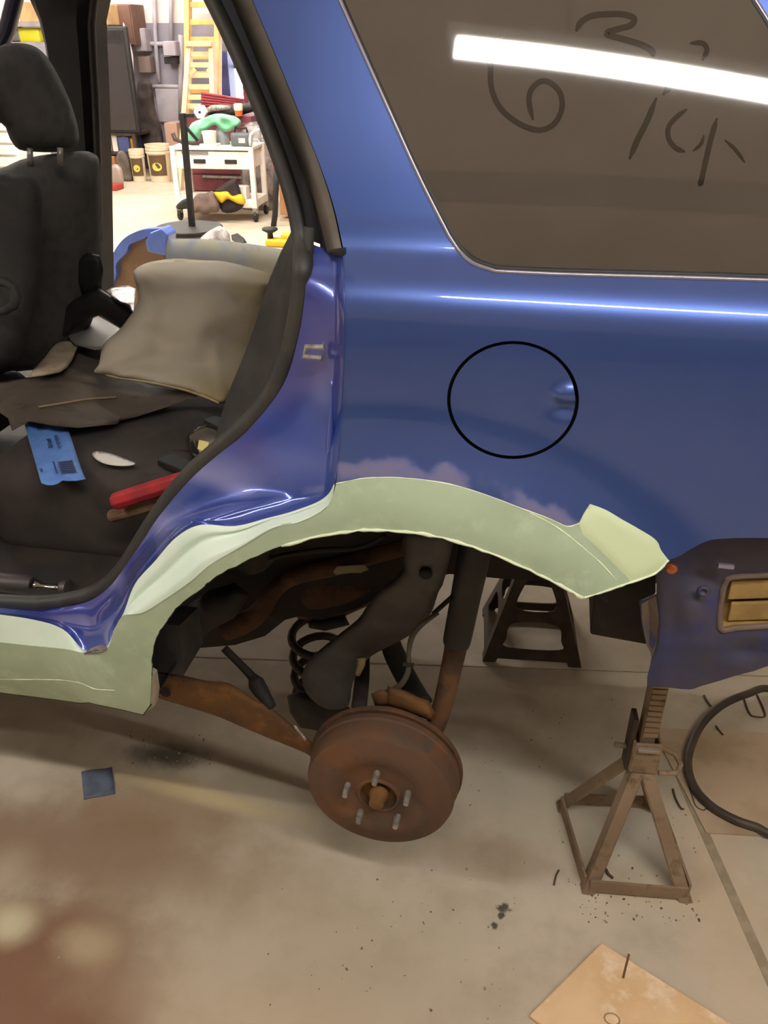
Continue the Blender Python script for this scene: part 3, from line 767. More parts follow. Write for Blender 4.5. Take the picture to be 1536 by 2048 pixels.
# grey splash shield over the filler neck
SHD = [(811, 1060), (806, 1138), (768, 1173), (736, 1209), (716, 1238), (667, 1277), (622, 1316), (604, 1350), (612, 1385), (640, 1412), (668, 1420), (697, 1410), (706, 1365), (733, 1322), (758, 1303), (817, 1272), (859, 1232), (876, 1186), (889, 1157), (904, 1060)]
sh = inflate('filler_neck_shield', [(p.x, p.y) for p in sm(SHD, 3, True)], M_SHIELD, car, lambda x, y: 1.10 + 0.10*sst((y-1060)/340), 0.035, 42, step=11, back=0.012)
part('shield_fixing', MB().lathe([(0.0, 0.004), (0.007, 0.004), (0.011, 0.0), (0.011, -0.004)], 18, AXM(P(851, 1148, 1.078))), M_GAP, sh, smooth=True)
part('shield_lug', MB().tube(*tpx([(723, 1316, 1.14, 9), (722, 1330, 1.135, 8), (715, 1350, 1.13, 5)])), mat('dull_yellow_clip', '#6f6040', 0.6), sh, smooth=True)
# shock absorber
part('shock_dust_tube', MB().tube(*tpx([(958, 1040, 1.16, 34), (946, 1120, 1.15, 33), (930, 1200, 1.14, 30), (914, 1280, 1.13, 28), (913, 1284, 1.13, 24)]), 18), mat('black_dust_tube', '#24211f', 0.6, col2='#2e2a27', scale=20), car, smooth=True)
part('shock_body', MB().tube(*tpx([(913, 1284, 1.13, 24), (908, 1312, 1.125, 22), (888, 1400, 1.11, 20), (872, 1450, 1.10, 20), (868, 1462, 1.10, 14)]), 16), M_RUST, car, smooth=True)
# lateral links behind, brake hose
part('lateral_link', MB().tube(*tpx([(775, 1270, 1.34, 22), (790, 1310, 1.32, 24), (818, 1365, 1.28, 24), (845, 1405, 1.22, 22)]), 10, flat=0.5), M_UNDER, car, smooth=True)
part('lateral_link', MB().tube(*tpx([(728, 1310, 1.30, 12), (724, 1360, 1.26, 15), (718, 1415, 1.20, 16)]), 10, flat=0.6), M_UNDER, car, smooth=True)
part('brake_hose', MB().tube(*tpx([(876, 1225, 1.10, 5), (858, 1238, 1.09, 5), (840, 1252, 1.09, 6), (824, 1274, 1.09, 6), (818, 1300, 1.09, 5), (817, 1323, 1.09, 5), (814, 1349, 1.09, 6), (796, 1374, 1.09, 6), (755, 1391, 1.09, 5)]), 10), mat('grey_brake_hose', '#4b4438', 0.6), car, smooth=True)
part('hose_bracket', MB().tube(*tpx([(866, 1228, 1.12, 5), (905, 1193, 1.13, 5)]), 8), M_UNDER, car, smooth=True)
part('hose_clip', MB().bar(P(806, 1328, 1.085), P(828, 1330, 1.085), 0.005), M_UNDER, car)
# wheelhouse: liner shell, inner wall and frame rail
rows = []
for i in range(33):
    an = R(lerp(52, 163, i/32)); rows.append([Vector((AX + 0.452*math.cos(an), y, AZ + 0.452*math.sin(an))) for y in (0.935, 1.0, 1.1, 1.2, 1.30)])
part('wheelhouse_liner', MB().rows(rows), M_UNDER, car, smooth=True, solid=0.003)
WALL = [(200, 900), (200, 1330), (300, 1325), (340, 1325), (372, 1312), (400, 1296), (470, 1290), (530, 1272), (570, 1240), (600, 1232), (640, 1240), (720, 1215), (800, 1165), (900, 1148), (1000, 1157), (1105, 1163), (1160, 1175), (1250, 1180), (1330, 1160), (1330, 900)]
part('inner_wheelhouse', plate(MB(), WALL, 1.30, 0.05), M_UNDER, car)
zr = P(1040, 1161, 1.30).z; zf = P(450, 1292, 1.30).z
part('frame_rail', MB().prism([(-2.6, 1.31, zf), (-0.62, 1.31, zf), (-0.36, 1.31, zr), (0.70, 1.31, zr+0.03), (0.70, 1.31, zr+0.12), (-0.30, 1.31, zr+0.10), (-0.55, 1.31, zf+0.12), (-2.6, 1.31, zf+0.12)], (0, 0.10, 0)), M_RUST, car, bevel=0.004)
inflate('front_spring_hanger', [(312, 1300), (330, 1256), (372, 1212), (420, 1180), (470, 1165), (500, 1190), (470, 1235), (420, 1262), (385, 1300), (360, 1345), (310, 1350)], M_UNDER, car, 1.16, 0.05, 35, step=11, lump=0.01, lscale=20)
part('fuel_line', MB().tube(*tpx([(480, 1140, 1.2, 5), (560, 1112, 1.2, 5), (640, 1100, 1.2, 6), (700, 1098, 1.2, 5), (740, 1088, 1.2, 5), (770, 1070, 1.2, 5)]), 8), M_UNDER, car, smooth=True)
# tail structure left bare by the missing bumper
TP = [(1345, 1100), (1410, 1070), (1540, 1060), (1990, 1075), (1990, 1215), (1536, 1332), (1508, 1342), (1473, 1351), (1438, 1362), (1403, 1372), (1378, 1379), (1329, 1374), (1294, 1369), (1303, 1314), (1292, 1286), (1282, 1242), (1280, 1204), (1313, 1188), (1312, 1145)]
VENT = [(p.x, p.y) for p in sm([(1444, 1190), (1451, 1165), (1465, 1154), (1540, 1150), (1640, 1146), (1640, 1250), (1540, 1252), (1470, 1256), (1440, 1256)], 3, True)]
M_TAIL = mat('dusty_blue_paint', '#3d4166', 0.6, metal=0.0, col2='#4b4756', scale=9, lo=0.38, hi=0.6, col3='#2c3474', scale3=6, spec=0.3)
def tail_fn(px, py):
    y = 0.972 + 0.02*sst((py-1090)/60) + 0.0003*max(0, py-1290)
    y += 0.024*math.exp(-(((px-1490)/48.0)**2+((py-1300)/24.0)**2)) - 0.018*math.exp(-(((px-1480)/75.0)**2+((py-1302)/44.0)**2))
    y -= 0.020*math.exp(-(((px-1385)/38.0)**2+((py-1225)/55.0)**2))
    y -= 0.008*math.exp(-(((px-1430)/22.0)**2+((py-1130)/22.0)**2))
    y += 0.015*sst((1330-px)/40)
    return P(px, py, y)
tail = sheet('tail_panel', [(p.x, p.y) for p in sm(TP[8:17], 3)] + TP[17:] + TP[:8], M_TAIL, car, tail_fn, holes=(VENT,), step=9, solid=0.0015)
vw = [tail_fn(*p) for p in VENT]
part('vent_frame', MB().tube(vw, 0.0045, 8, closed=True), mat('tan_vent_frame', '#6d5c52', 0.7), car, smooth=True)
vent = part('cabin_vent', MB().rows([vw, [v+Vector((0, 0.025, 0)) for v in vw], [v.lerp(sum(vw, Vector())/len(vw), 0.98)+Vector((0, 0.025, 0)) for v in vw]], closed=True), mat('golden_vent_flap', '#a88a52', 0.5, col2='#8f7344', scale=20), car)
for (ya, yb) in ((1162, 1200), (1207, 1243)):
    part('flap', MB().prism([P(x, y, 0.998) for x, y in ((1463, ya), (1640, ya-6), (1640, yb-6), (1455, yb))], (0, 0.006, 0)), mat('golden_vent_flap', ''), vent, bevel=0.002)
part('tail_flange', MB().prism([tail_fn(*p)+Vector((0, -0.003, 0)) for p in ((1282, 1206), (1296, 1198), (1312, 1190), (1318, 1240), (1312, 1290), (1304, 1310), (1293, 1285), (1284, 1242))], (0, 0.004, 0)), mat('tan_dirt_flange', '#6d5f4e', 0.8, col2='#5a5050', scale=20), car)
part('side_marker', MB().lathe([(0.0, 0.003), (0.0055, 0.0025), (0.0078, 0.0), (0.0078, -0.004)], 18, AXM(P(1343, 1139, 0.962))), mat('orange_lens', '#b5552a', 0.3, coat=0.5), car, smooth=True)
part('panel_nut', MB().lathe([(0.0, -0.004), (0.003, -0.003), (0.0045, 0.003), (0.007, 0.003), (0.009, 0.0)], 16, AXM(P(1407, 1182, 0.968))), M_TAIL, car, smooth=True)
part('panel_clip', MB().box(P(1452, 1132, 0.966), (0.020, 0.006, 0.006)), M_FLANGE, car, bevel=0.001)
part('tow_bracket', MB().prism([P(x, y, 1.08) for x, y in ((1190, 1185), (1262, 1165), (1312, 1150), (1312, 1190), (1278, 1205), (1296, 1291), (1180, 1270))], (0, 0.14, 0)), M_UNDER, car, bevel=0.004)
# floor pan, far side, roof, tail: the rest of the shell
PANZ = 0.60
part('floor_pan', MB().box((-1.72, 1.83, PANZ+0.02), (2.1, 1.60, 0.035)), M_UNDER, car)
part('rear_floor', MB().prism([(-0.68, 1.32, PANZ), (-0.5, 1.32, 0.76), (0.7, 1.32, 0.78), (0.7, 1.32, 0.80), (-0.52, 1.32, 0.78), (-0.70, 1.32, PANZ+0.03)], (0, 1.3, 0)), M_UNDER, car)
part('load_floor', MB().box((0.08, 1.97, 0.80), (1.0, 1.22, 0.03)), M_TRIMG, car)
part('wheelhouse_trim', MB().prism([(-0.44, 1.06, 0.80), (-0.44, 1.36, 0.72), (-0.44, 1.36, 0.81), (-0.44, 1.06, 0.92)], (0.40, 0, 0.06)), M_TRIMG, car, bevel=0.02)
part('inner_sill', MB().prism([(-2.4, 1.01, 0.52), (-2.4, 1.10, 0.52), (-2.4, 1.10, 0.60), (-2.4, 1.02, 0.62)], (1.85, 0, 0)), M_TRIMG, car)
FY = 2.66
M_PAINTF = M_PAINT
fsz = P(330, 640, FY).z
part('far_sill', MB().prism([(-2.9, FY-0.10, 0.50), (-2.9, FY+0.03, 0.50), (-2.9, FY+0.04, fsz-0.06), (-2.9, FY-0.02, fsz), (-2.9, FY-0.10, fsz)], (2.3, 0, 0)), M_PAINTF, car, bevel=0.01)
xq = P(640, 400, FY).x
part('far_quarter_panel', MB().prism([(xq, FY, 0.62), (xq+0.02, FY, 1.3), (xq-0.02, FY, 1.30), (xq-0.35, FY-0.2, 1.86), (0.7, FY-0.2, 1.86), (0.75, FY, 1.28), (0.75, FY, 0.62)], (0, -0.05, 0)), M_BLACK, car)
fb0, fb1 = P(98, 150, FY-0.03), P(190, 150, FY-0.03)
mbp = MB(); 
for (pa, pb) in (((128, 640), (205, 640)), ((122, 330), (196, 330)), ((100, 150), (188, 150)), ((78, 20), (186, 20)), ((40, -60), (200, -60)), ((-20, -130), (230, -130))):
    pass
gl = []
for (xa, xb, py) in ((130, 205, 640), (124, 197, 330), (100, 190, 160), (90, 186, 90), (78, 184, 40), (60, 192, 0), (20, 215, -60), (-40, 260, -110)):
    a, b = P(xa, py, FY-0.06), P(xb, py, FY-0.06); gl.append([a, a.lerp(b, 0.15)+Vector((0, -0.03, 0)), a.lerp(b, 0.8)+Vector((0, -0.03, 0)), b, b+Vector((0, 0.09, 0)), a+Vector((0, 0.09, 0))])
part('far_pillar', MB().rows(gl, closed=True), M_BLACK, car, smooth=True, flat_angle=40)
part('far_pillar_seal', MB().tube([P(x, y, FY-0.075) for x, y in ((199, 480), (196, 330), (191, 200), (186, 120), (183, 50), (188, 0), (205, -50))], 0.012, 8), M_RUBBER, car, smooth=True)
part('front_door_frame', MB().tube([P(x, y, FY+0.01) for x, y in ((-40, 150), (0, 92), (14, 60), (24, 20), (34, -20), (50, -90))], 0.025, 10), mat('navy_door_frame', '#1b1f3f', 0.4, coat=0.6), car, smooth=True)
rows = []
for i in range(13):
    t = i/12; y = lerp(1.30, FY-0.20, t); z = 1.86 + 0.07*math.sin(math.pi*t); rows.append([Vector((x, y, z - 0.05*((x+0.6)/1.5)**2)) for x in (-2.0, -1.5, -1.0, -0.5, 0.0, 0.4, 0.7)])
part('roof', MB().rows(rows), M_PAINT, car, smooth=True, solid=0.02)
tg = part('tailgate', MB().prism([(0.60, 1.12, 0.70), (0.60, 2.50, 0.70), (0.60, 2.50, 1.28), (0.50, 2.34, 1.86), (0.50, 1.32, 1.86), (0.60, 1.12, 1.28)], (0.04, 0, 0)), M_PAINT, car, bevel=0.01)
part('rear_glass', MB().prism([(0.628, 1.22, 1.32), (0.628, 2.40, 1.32), (0.552, 2.28, 1.78), (0.552, 1.38, 1.78)], (0.012, 0, 0.002)), M_TINT, tg)
cr_rows = []
for py_ in range(1085, -200, -40):
    a = onS(1797, py_, 0.0); zt = a.z; yb_ = 1.14 if zt < 1.28 else 1.14 + (zt-1.28)*0.36; xb_ = 0.63 if zt < 1.28 else 0.63 - (zt-1.28)*0.17
    b = Vector((xb_, max(yb_, a.y+0.05), zt)); c = Vector((xb_-0.02, a.y+0.012, zt)); cr_rows.append([a*(1-t)**2 + c*(2*t*(1-t)) + b*t*t for t in [k/8 for k in range(9)]])
part('rear_corner', MB().rows(cr_rows), M_PAINT, car, smooth=True)
part('near_roof_rail', MB().tube([(-2.0, 1.26, 1.80), (-1.2, 1.26, 1.84), (-0.4, 1.27, 1.85), (0.35, 1.29, 1.84)], 0.045, 10), M_PAINT, car, smooth=True)
part('near_centre_pillar', MB().prism([(-1.30, 0.95, 0.56), (-1.12, 0.95, 0.56), (-1.14, 0.97, 1.26), (-1.22, 1.24, 1.84), (-1.32, 1.24, 1.84), (-1.28, 0.97, 1.26)], (0, 0.09, 0)), M_PAINT, car, bevel=0.01)
# inner trim beside the seal (lower rear pillar) 
TL = [(588, 452), (561, 505), (540, 556), (523, 607), (508, 655), (490, 705), (465, 765), (452, 800), (441, 835), (430, 880), (425, 925)]
TRr = [(612, 455), (612, 505), (612, 556), (605, 607), (598, 655), (584, 705), (560, 765), (545, 800), (520, 835), (480, 880), (440, 925)]
part('rear_pillar_trim', MB().rows([[P(a[0], a[1], 1.10), P(lerp(a[0], b[0], .35), a[1], 1.075), P(lerp(a[0], b[0], .7), a[1], 1.04), P(b[0], b[1], 1.012)] for a, b in zip(TL, TRr)]), M_TRIMG, car, smooth=True, solid=0.01)
# ------------------------------------------------------------------ front seat (near side) 
M_SEAT = mat('shaded_seat_cloth', '#262423', 0.9, col2='#2e2b29', scale=30, bump=0.25, bscale=400)  # darker copy of the seat cloth, for the bolster in shade
M_SEATG = mat('grey_seat_cloth', '#4a4643', 0.9, col2='#403d3a', scale=30, bump=0.25, bscale=400)
seat = part('front_seat', rbox((P(-60, 720, 1.45).x-0.22, 1.44, 0.74), (0.40, 0.50, 0.12), 0.05), M_SEAT, car, smooth=True)
BK = [(-160, 360), (-60, 345), (0, 337), (40, 320), (80, 311), (130, 305), (168, 302), (190, 309), (200, 328), (203, 400), (202, 480), (198, 560), (185, 640), (150, 700), (90, 735), (20, 742), (-160, 745)]
inflate('backrest', [(p.x, p.y) for p in sm(BK, 3, True)], M_SEATG, seat, lambda x, y: 1.62 + 0.0009*(x-0) , 0.07, 85, step=15, back=0.06)
HD = [(-60, 250), (-60, 130), (0, 92), (25, 86), (55, 88), (78, 98), (97, 118), (117, 152), (137, 195), (151, 235), (158, 268), (157, 286), (147, 298), (115, 304), (75, 304), (38, 299), (20, 278), (2, 246)]
inflate('headrest', [(p.x, p.y) for p in sm(HD, 3, True)], M_SEATG, seat, lambda x, y: 1.60 + 0.0012*x, 0.06, 60, step=11, back=0.05)
for x in (60, 120): part('headrest_post', MB().tube([P(x, 296, 1.64), P(x, 330, 1.64)], 0.006, 8), M_STEEL, seat, smooth=True)
inflate('seat_bolster', [(p.x, p.y) for p in sm([(-160, 350), (-40, 345), (20, 345), (60, 352), (82, 380), (85, 480), (75, 580), (50, 690), (10, 735), (-160, 740)], 3, True)], M_SEAT, seat, 1.50, 0.05, 50, step=14)
part('seat_lever', MB().tube([P(x, y, 1.36) for x, y in ((-30, 562), (10, 564), (26, 574), (33, 594), (28, 610), (10, 620), (-30, 628))], 0.009, 8), M_TRIMG, seat, smooth=True)
inflate('belt_buckle', [(150, 520), (175, 505), (200, 510), (207, 540), (200, 580), (165, 590), (145, 560)], M_BLACK, seat, 1.72, 0.012, 10, step=9)
inflate('seat_track_cover', [(165, 590), (195, 575), (255, 612), (272, 622), (262, 645), (245, 660), (200, 630), (160, 640), (120, 690), (60, 740), (20, 745), (40, 690), (110, 620)], M_BLACK, seat, 1.70, 0.02, 14, step=9)
# rear bench cushion
ca, cb = G(25, 868, 0.80), G(200, 962, 0.80)
bench = part('rear_bench', rbox((lerp(ca.x, -0.44, 0.5), (cb.y+1.95)/2, 0.705), (-0.44-ca.x, 1.95-cb.y, 0.20), 0.055, 5), mat('worn_bench_carpet', '#332d29', 0.95, col2='#3d3631', scale=10, bump=0.4, bscale=200), car, smooth=True)

# ================================================================== THINGS INSIDE THE CAR
BZ = 0.805                                   # top of the bench
def gz(z): return lambda x, y: G(x, y, z)
# pillow
PLW = [(188, 744), (198, 728), (206, 690), (232, 665), (250, 645), (275, 605), (272, 570), (266, 548), (275, 535), (300, 524), (350, 517), (400, 520), (450, 523), (500, 535), (545, 552), (560, 600), (555, 660), (520, 720), (480, 775), (455, 800), (440, 806), (400, 790), (362, 778), (300, 765), (240, 756), (215, 750)]
def pillow_plane(x, y): return G(x, y, lerp(0.86, 1.02, sst((770-y)/240)))
FOLDS = [((560, 575), (400, 540), 9, 0.016), ((556, 610), (430, 570), 10, -0.014), ((270, 560), (330, 620), 12, -0.022), ((262, 535), (360, 545), 9, 0.014), ((205, 735), (300, 700), 12, 0.012), ((550, 640), (470, 620), 10, 0.012), ((330, 555), (300, 640), 14, 0.012), ((420, 535), (480, 600), 10, -0.012), ((250, 650), (350, 690), 14, -0.010), ((450, 800), (430, 700), 12, 0.012)]
def pillow_fold(x, y):
    t_ = 0.0
    for (a, b, w, h) in FOLDS:
        dx, dy = b[0]-a[0], b[1]-a[1]; u = ((x-a[0])*dx+(y-a[1])*dy)/(dx*dx+dy*dy); uc = max(0, min(1, u))
        d = math.hypot(x-a[0]-uc*dx, y-a[1]-uc*dy); t_ += h*math.exp(-(d/w)**2)*(1-0.6*uc)
    return t_
pil = inflate('pillow', [(p.x, p.y) for p in sm(PLW, 3, True)], mat('stained_pillow_linen', '#aaa08e', 0.95, col2='#90805c', scale=3, lo=0.4, hi=0.7, bump=0.5, bscale=300, detail=1.5), None, 0, 0.085, 110, step=7, back=0.05, plane=pillow_plane, lump=0.03, lscale=13, fold=pillow_fold)
tag(pil, 'soiled beige bed pillow lying on the rear bench of the car', 'pillow')
# seam cord of the pillow: a part
part('seam', MB().tube([pillow_plane(p.x, p.y)+Vector((0, -0.004, 0.002)) for p in sm([(215, 750), (240, 756), (300, 765), (362, 778), (400, 790), (440, 806)], 4)], 0.0025, 6), mat('pillow_piping', '#a2926a', 0.9), pil, smooth=True)
# grey-brown plastic splash guard lying across the bench
GRD = [(-120, 770), (0, 762), (78, 752), (121, 743), (145, 720), (157, 690), (166, 662), (180, 654), (190, 665), (186, 688), (208, 697), (230, 745), (300, 770), (380, 775), (434, 755), (440, 766), (410, 787), (344, 811), (273, 834), (240, 841), (234, 848), (156, 856), (110, 852), (58, 843), (24, 862), (16, 837), (0, 826), (-120, 830)]
def guard_plane(x, y): return G(x, y, 0.83 + 0.025*sst((x-300)/140) + 0.03*sst((720-y)/70) + 0.012*math.sin(x/60.0))
gd = inflate('splash_guard', GRD, mat('dusty_grey_plastic', '#4a4036', 0.8, col2='#574b3e', scale=8, col3='#3b332c', scale3=18, bump=0.3, bscale=120), None, 0, 0.006, 8, step=9, back=0.004, plane=guard_plane)
tag(gd, 'dusty grey-brown plastic splash guard spread across the bench under the pillow', 'splash guard')
part('eyelet', MB().lathe([(0.004, 0.0), (0.005, 0.003), (0.009, 0.003), (0.010, 0.0)], 16, Matrix.Translation(guard_plane(179, 668)+Vector((0, -0.004, 0.008)))), mat('eyelet_grey', '#8a8580', 0.5), gd, smooth=True)
part('scratch_rib', MB().tube([guard_plane(p.x, p.y)+Vector((0, -0.002, 0.007)) for p in sm([(80, 820), (130, 812), (180, 804), (235, 800)], 4)], 0.0022, 6), mat('pale_scratch', '#8a745c', 0.8), gd, smooth=True)
# strip of blue tape with print
TPQ = [G(48, 846, BZ+0.012), G(127, 835, BZ+0.015), G(171, 962, BZ+0.006), G(84, 973, BZ+0.006)]
def quad(q, u, v): return q[0].lerp(q[1], u).lerp(q[3].lerp(q[2], u), v)
tp = thing('masking_tape', 'strip of blue masking tape stuck to the bench, printed in dark ink', 'tape', tuple(TPQ[3]))
rg = random.Random(5)
part('tape_strip', MB().rows([[quad(TPQ, i/8, j/12)+Vector((0, 0, 0.004+0.002*math.sin(i*1.3+j*0.7))) + (Vector((rg.uniform(-.003, .003), rg.uniform(-.003, .003), 0)) if j in (0, 12) else Vector()) for i in range(9)] for j in range(13)]), mat('blue_tape', '#5a86cc', 0.7, col2='#5079bf', scale=30), tp, smooth=True, solid=0.0012)
ink = MB()
def inkbar(u0, u1, v0, v1): ink.add([quad(TPQ, u, v)+Vector((0, -0.0006, 0.0068)) for u, v in ((u0, v0), (u1, v0), (u1, v1), (u0, v1))], [(0, 1, 2, 3)])
for k in range(7): inkbar(0.42+rg.uniform(-.02, .02), 0.52, 0.37+0.022*k, 0.378+0.022*k+rg.uniform(0, .006))
for k in range(10): inkbar(0.62, 0.74+rg.uniform(-.05, .0), 0.33+0.022*k, 0.341+0.022*k)
inkbar(0.30, 0.42, 0.14, 0.17); inkbar(0.28, 0.36, 0.18, 0.20); inkbar(0.05, 0.13, 0.80, 0.815); inkbar(0.06, 0.12, 0.825, 0.845)
for k in range(6): inkbar(0.55, 0.83, 0.735+0.03*k, 0.757+0.03*k)
inkbar(0.52, 0.55, 0.73, 0.92); inkbar(0.83, 0.86, 0.73, 0.92); inkbar(0.40, 0.44, 0.72, 0.90)
part('printed_text', ink, mat('navy_ink', '#27345a', 0.8), tp)['kind'] = 'stuff'
# white filler spreader
SPR = [(184, 909), (190, 903), (203, 903), (225, 908), (250, 917), (271, 926), (262, 931), (240, 932), (215, 929), (195, 921)]
sp = inflate('spreader', [(p.x, p.y) for p in sm(SPR, 3, True)], mat('white_plastic', '#d8d2c8', 0.5), None, 0, 0.004, 8, step=5, back=0.002, plane=gz(BZ+0.012))
tag(sp, 'white leaf-shaped plastic spreader lying beside the blue tape', 'spreader')
# red file handle and a wooden handle beneath
def handle(name, label, a, b, r, n, m, bevel):
    t = finish(name, MB().tube([a, a.lerp(b, 0.02), a.lerp(b, 0.5), b], [r*0.9, r, r, r*0.96], n), m, None, bevel=bevel, smooth=False)
    return tag(t, label, 'hand tool')
handle('hand_file', 'red eight-sided file handle sticking in over the door seal', P(231, 1003, 1.10), P(420, 944, 1.06), 0.0155, 8, mat('red_plastic', '#a8242c', 0.4, col2='#8e1f28', scale=20), 0.002)
handle('wooden_mallet', 'worn wooden mallet shaft just beneath the red file handle', P(222, 1033, 1.12), P(380, 990, 1.08), 0.0115, 14, mat('worn_wood', '#6e553c', 0.8, col2='#59432f', scale=30), 0.004)
# work light with a yellow square
wl = thing('work_light', 'small dark work lamp with a yellow square, against the seal', 'lamp', tuple(G(410, 925, BZ)))
inflate('lens', [(p.x, p.y) for p in sm([(372, 880), (385, 858), (410, 845), (440, 850), (455, 875), (440, 905), (410, 922), (385, 915)], 3, True)], mat('smoked_lens', '#2a2521', 0.15, coat=0.6), wl, 0, 0.03, 26, step=7, plane=gz(BZ+0.03))
part('yellow_square', MB().prism([G(x, y, BZ+0.068) for x, y in ((398, 880), (418, 884), (414, 905), (395, 898))], (0, 0.004, -0.002)), mat('yellow_plastic', '#c9b32a', 0.5), wl)
part('bracket', MB().bar(G(420, 838, BZ+0.04), G(478, 866, BZ+0.04), 0.03, 0.008), M_BLACK, wl, bevel=0.002)
part('foot', MB().bar(G(330, 918, BZ+0.012), G(395, 945, BZ+0.012), 0.035, 0.012), M_BLACK, wl, bevel=0.002)
# air tool on the sill
at_ = thing('air_tool', 'dark grey air tool with chrome shank lying on the sill', 'tool', tuple(P(60, 1195, 1.05)))
part('body', MB().tube([P(-60, 1160, 1.06), P(-30, 1162, 1.06), P(58, 1170, 1.06), P(66, 1171, 1.06)], [0.018, 0.0185, 0.0185, 0.015], 18), mat('gunmetal', '#4a4444', 0.45, metal=0.4), at_, smooth=True, flat_angle=40)
part('shank', MB().tube([P(66, 1171, 1.06), P(78, 1172, 1.06), P(84, 1173, 1.06), P(100, 1175, 1.06), P(112, 1176, 1.06), P(124, 1177, 1.06)], [0.010, 0.010, 0.006, 0.006, 0.008, 0.005], 14), mat('chrome', '#b8b2ac', 0.12, metal=1.0), at_, smooth=True)
part('disc', MB().tube([P(124, 1177, 1.06), P(128, 1177, 1.06), P(137, 1178, 1.06), P(140, 1178, 1.06)], [0.014, 0.0165, 0.0165, 0.013], 20), mat('gunmetal', ''), at_, smooth=True, flat_angle=40)
part('hose_fitting', MB().tube([P(-40, 1188, 1.045), P(0, 1190, 1.045), P(10, 1196, 1.04), P(25, 1199, 1.035), P(50, 1201, 1.03)], [0.011, 0.010, 0.012, 0.008, 0.006], 10), mat('tan_fitting', '#7d614c', 0.7), at_, smooth=True)
# loose scraps between seat and bench
def scrap(name, label, cat, pts, m, z, b, rim, lump=0.0, back=0.002):
    o = inflate(name, pts, m, None, 0, b, rim, plane=(gz(z) if not callable(z) else z), lump=lump, lscale=25, back=back); return tag(o, label, cat)
scrap('clear_sheet', 'grey translucent plastic sheet behind the tab of the splash guard', 'plastic sheet', [(128, 665), (135, 655), (178, 640), (196, 632), (245, 660), (222, 695), (190, 700), (150, 690), (138, 678)], mat('grey_film', '#77726e', 0.4, alpha=0.9), 0.87, 0.01, 10)
scrap('cream_bag', 'crumpled cream paper bag left of the splash guard tab', 'bag', [(58, 755), (68, 735), (90, 710), (110, 685), (130, 678), (150, 682), (156, 692), (145, 720), (135, 735), (120, 745), (85, 752)], mat('cream_paper', '#8c7d66', 0.9, col2='#a89880', scale=14), 0.86, 0.02, 12, 0.012)
scrap('foil', 'shiny crumpled foil beside the pillow', 'foil', [(210, 582), (225, 574), (255, 570), (272, 577), (272, 592), (268, 628), (255, 612), (228, 602)], mat('crumpled_foil', '#c9c7c4', 0.2, metal=1.0, bump=1.0, bscale=40, bdist=0.01), 0.97, 0.02, 9, 0.01)
# ================================================================== JACK STANDS AND FLOOR CLUTTER
M_STAND = mat('grimy_stand_steel', '#86705a', 0.75, col2='#968068', scale=10, col3='#69573f', scale3=20, metal=0.2, bump=0.3, bscale=80)
M_STANDD = mat('dark_stand_steel', '#3a2f26', 0.8, col2='#4a3c30', scale=14, metal=0.2, bump=0.3, bscale=80)
A_, B_, C_, D_ = G(1165, 1790), G(1385, 1808), G(1112, 1606), G(1318, 1614)
cen = (A_+B_+C_+D_)/4
js = thing('jack_stand', 'tall brown ratchet jack stand under the bare tail of the car', 'jack stand', (cen.x, cen.y, 0))
ztop = 0.265
corners = [A_, B_, D_, C_]
for c in corners:
    d = (c-cen).normalized(); top = cen + d*0.026 + Vector((0, 0, ztop)); foot = c + Vector((0, 0, 0.004))
    tang = Vector((-d.y, d.x, 0)); ax = (top-foot).normalized(); outn = tang.cross(ax)
    if outn.dot(d) < 0: outn = -outn
    l1 = (tang*0.7 - outn*0.7)*0.024; l2 = (-tang*0.7 - outn*0.7)*0.024; th = -outn*0.005
    # folded angle section, pointed outwards
    sec = [foot+l1, foot, foot+l2, foot+l2+th, foot+th*1.2, foot+l1+th]
    part('leg', MB().prism(sec, top-foot), M_STAND, js)
zb = 0.022
for i in range(4):
    a, b = corners[i], corners[(i+1) % 4]; ia, ib = a.lerp(b, 0.06), b.lerp(a, 0.06)
    inn = ((cen-(a+b)/2).normalized())*0.006
    part('brace', MB().bar(ia+inn+Vector((0, 0, zb)), ib+inn+Vector((0, 0, zb)), 0.005, 0.032), M_STAND, js)
ex = (B_-A_).normalized(); ey = Vector((-ex.y, ex.x, 0)); RM = Matrix((ex, ey, Vector((0, 0, 1)))).transposed()
def jb(c, d): return MB().box(cen + ex*c[0] + ey*c[1] + Vector((0, 0, c[2])), d, RM)
cl = MB()
for (x, y, w, dd) in ((-0.024, 0, 0.006, 0.05), (0.024, 0, 0.006, 0.05), (0, 0.024, 0.05, 0.006), (0, -0.024, 0.05, 0.006)):
    cl.v += []; q = jb((x, y, ztop+0.028), (w, dd, 0.075)); cl.add(q.v, q.f)
part('collar', cl, M_STAND, js, bevel=0.002)
q = jb((0, -0.030, ztop+0.055), (0.040, 0.012, 0.008)); part('collar_rim', q, mat('pale_worn_edge', '#8f7f70', 0.6), js, bevel=0.002)
colm = MB(); q = jb((0, 0, 0.42), (0.028, 0.028, 0.36)); colm.add(q.v, q.f)
part('ratchet_post', colm, M_STAND, js, bevel=0.002)
for k in range(16):
    q = jb((0.002, -0.0155, 0.345+k*0.0135), (0.027, 0.005, 0.010)); part('ratchet_tooth', q, M_STAND, js)
q = jb((0, 0, 0.61), (0.07, 0.045, 0.02)); part('saddle', q, M_STAND, js, bevel=0.004)
q = jb((-0.028, 0.0, ztop+0.05), (0.010, 0.034, 0.13)); part('pawl_plate', q, M_STANDD, js, bevel=0.002)
hp = [P(1257, 1490, cen.y), P(1270, 1494, cen.y)]
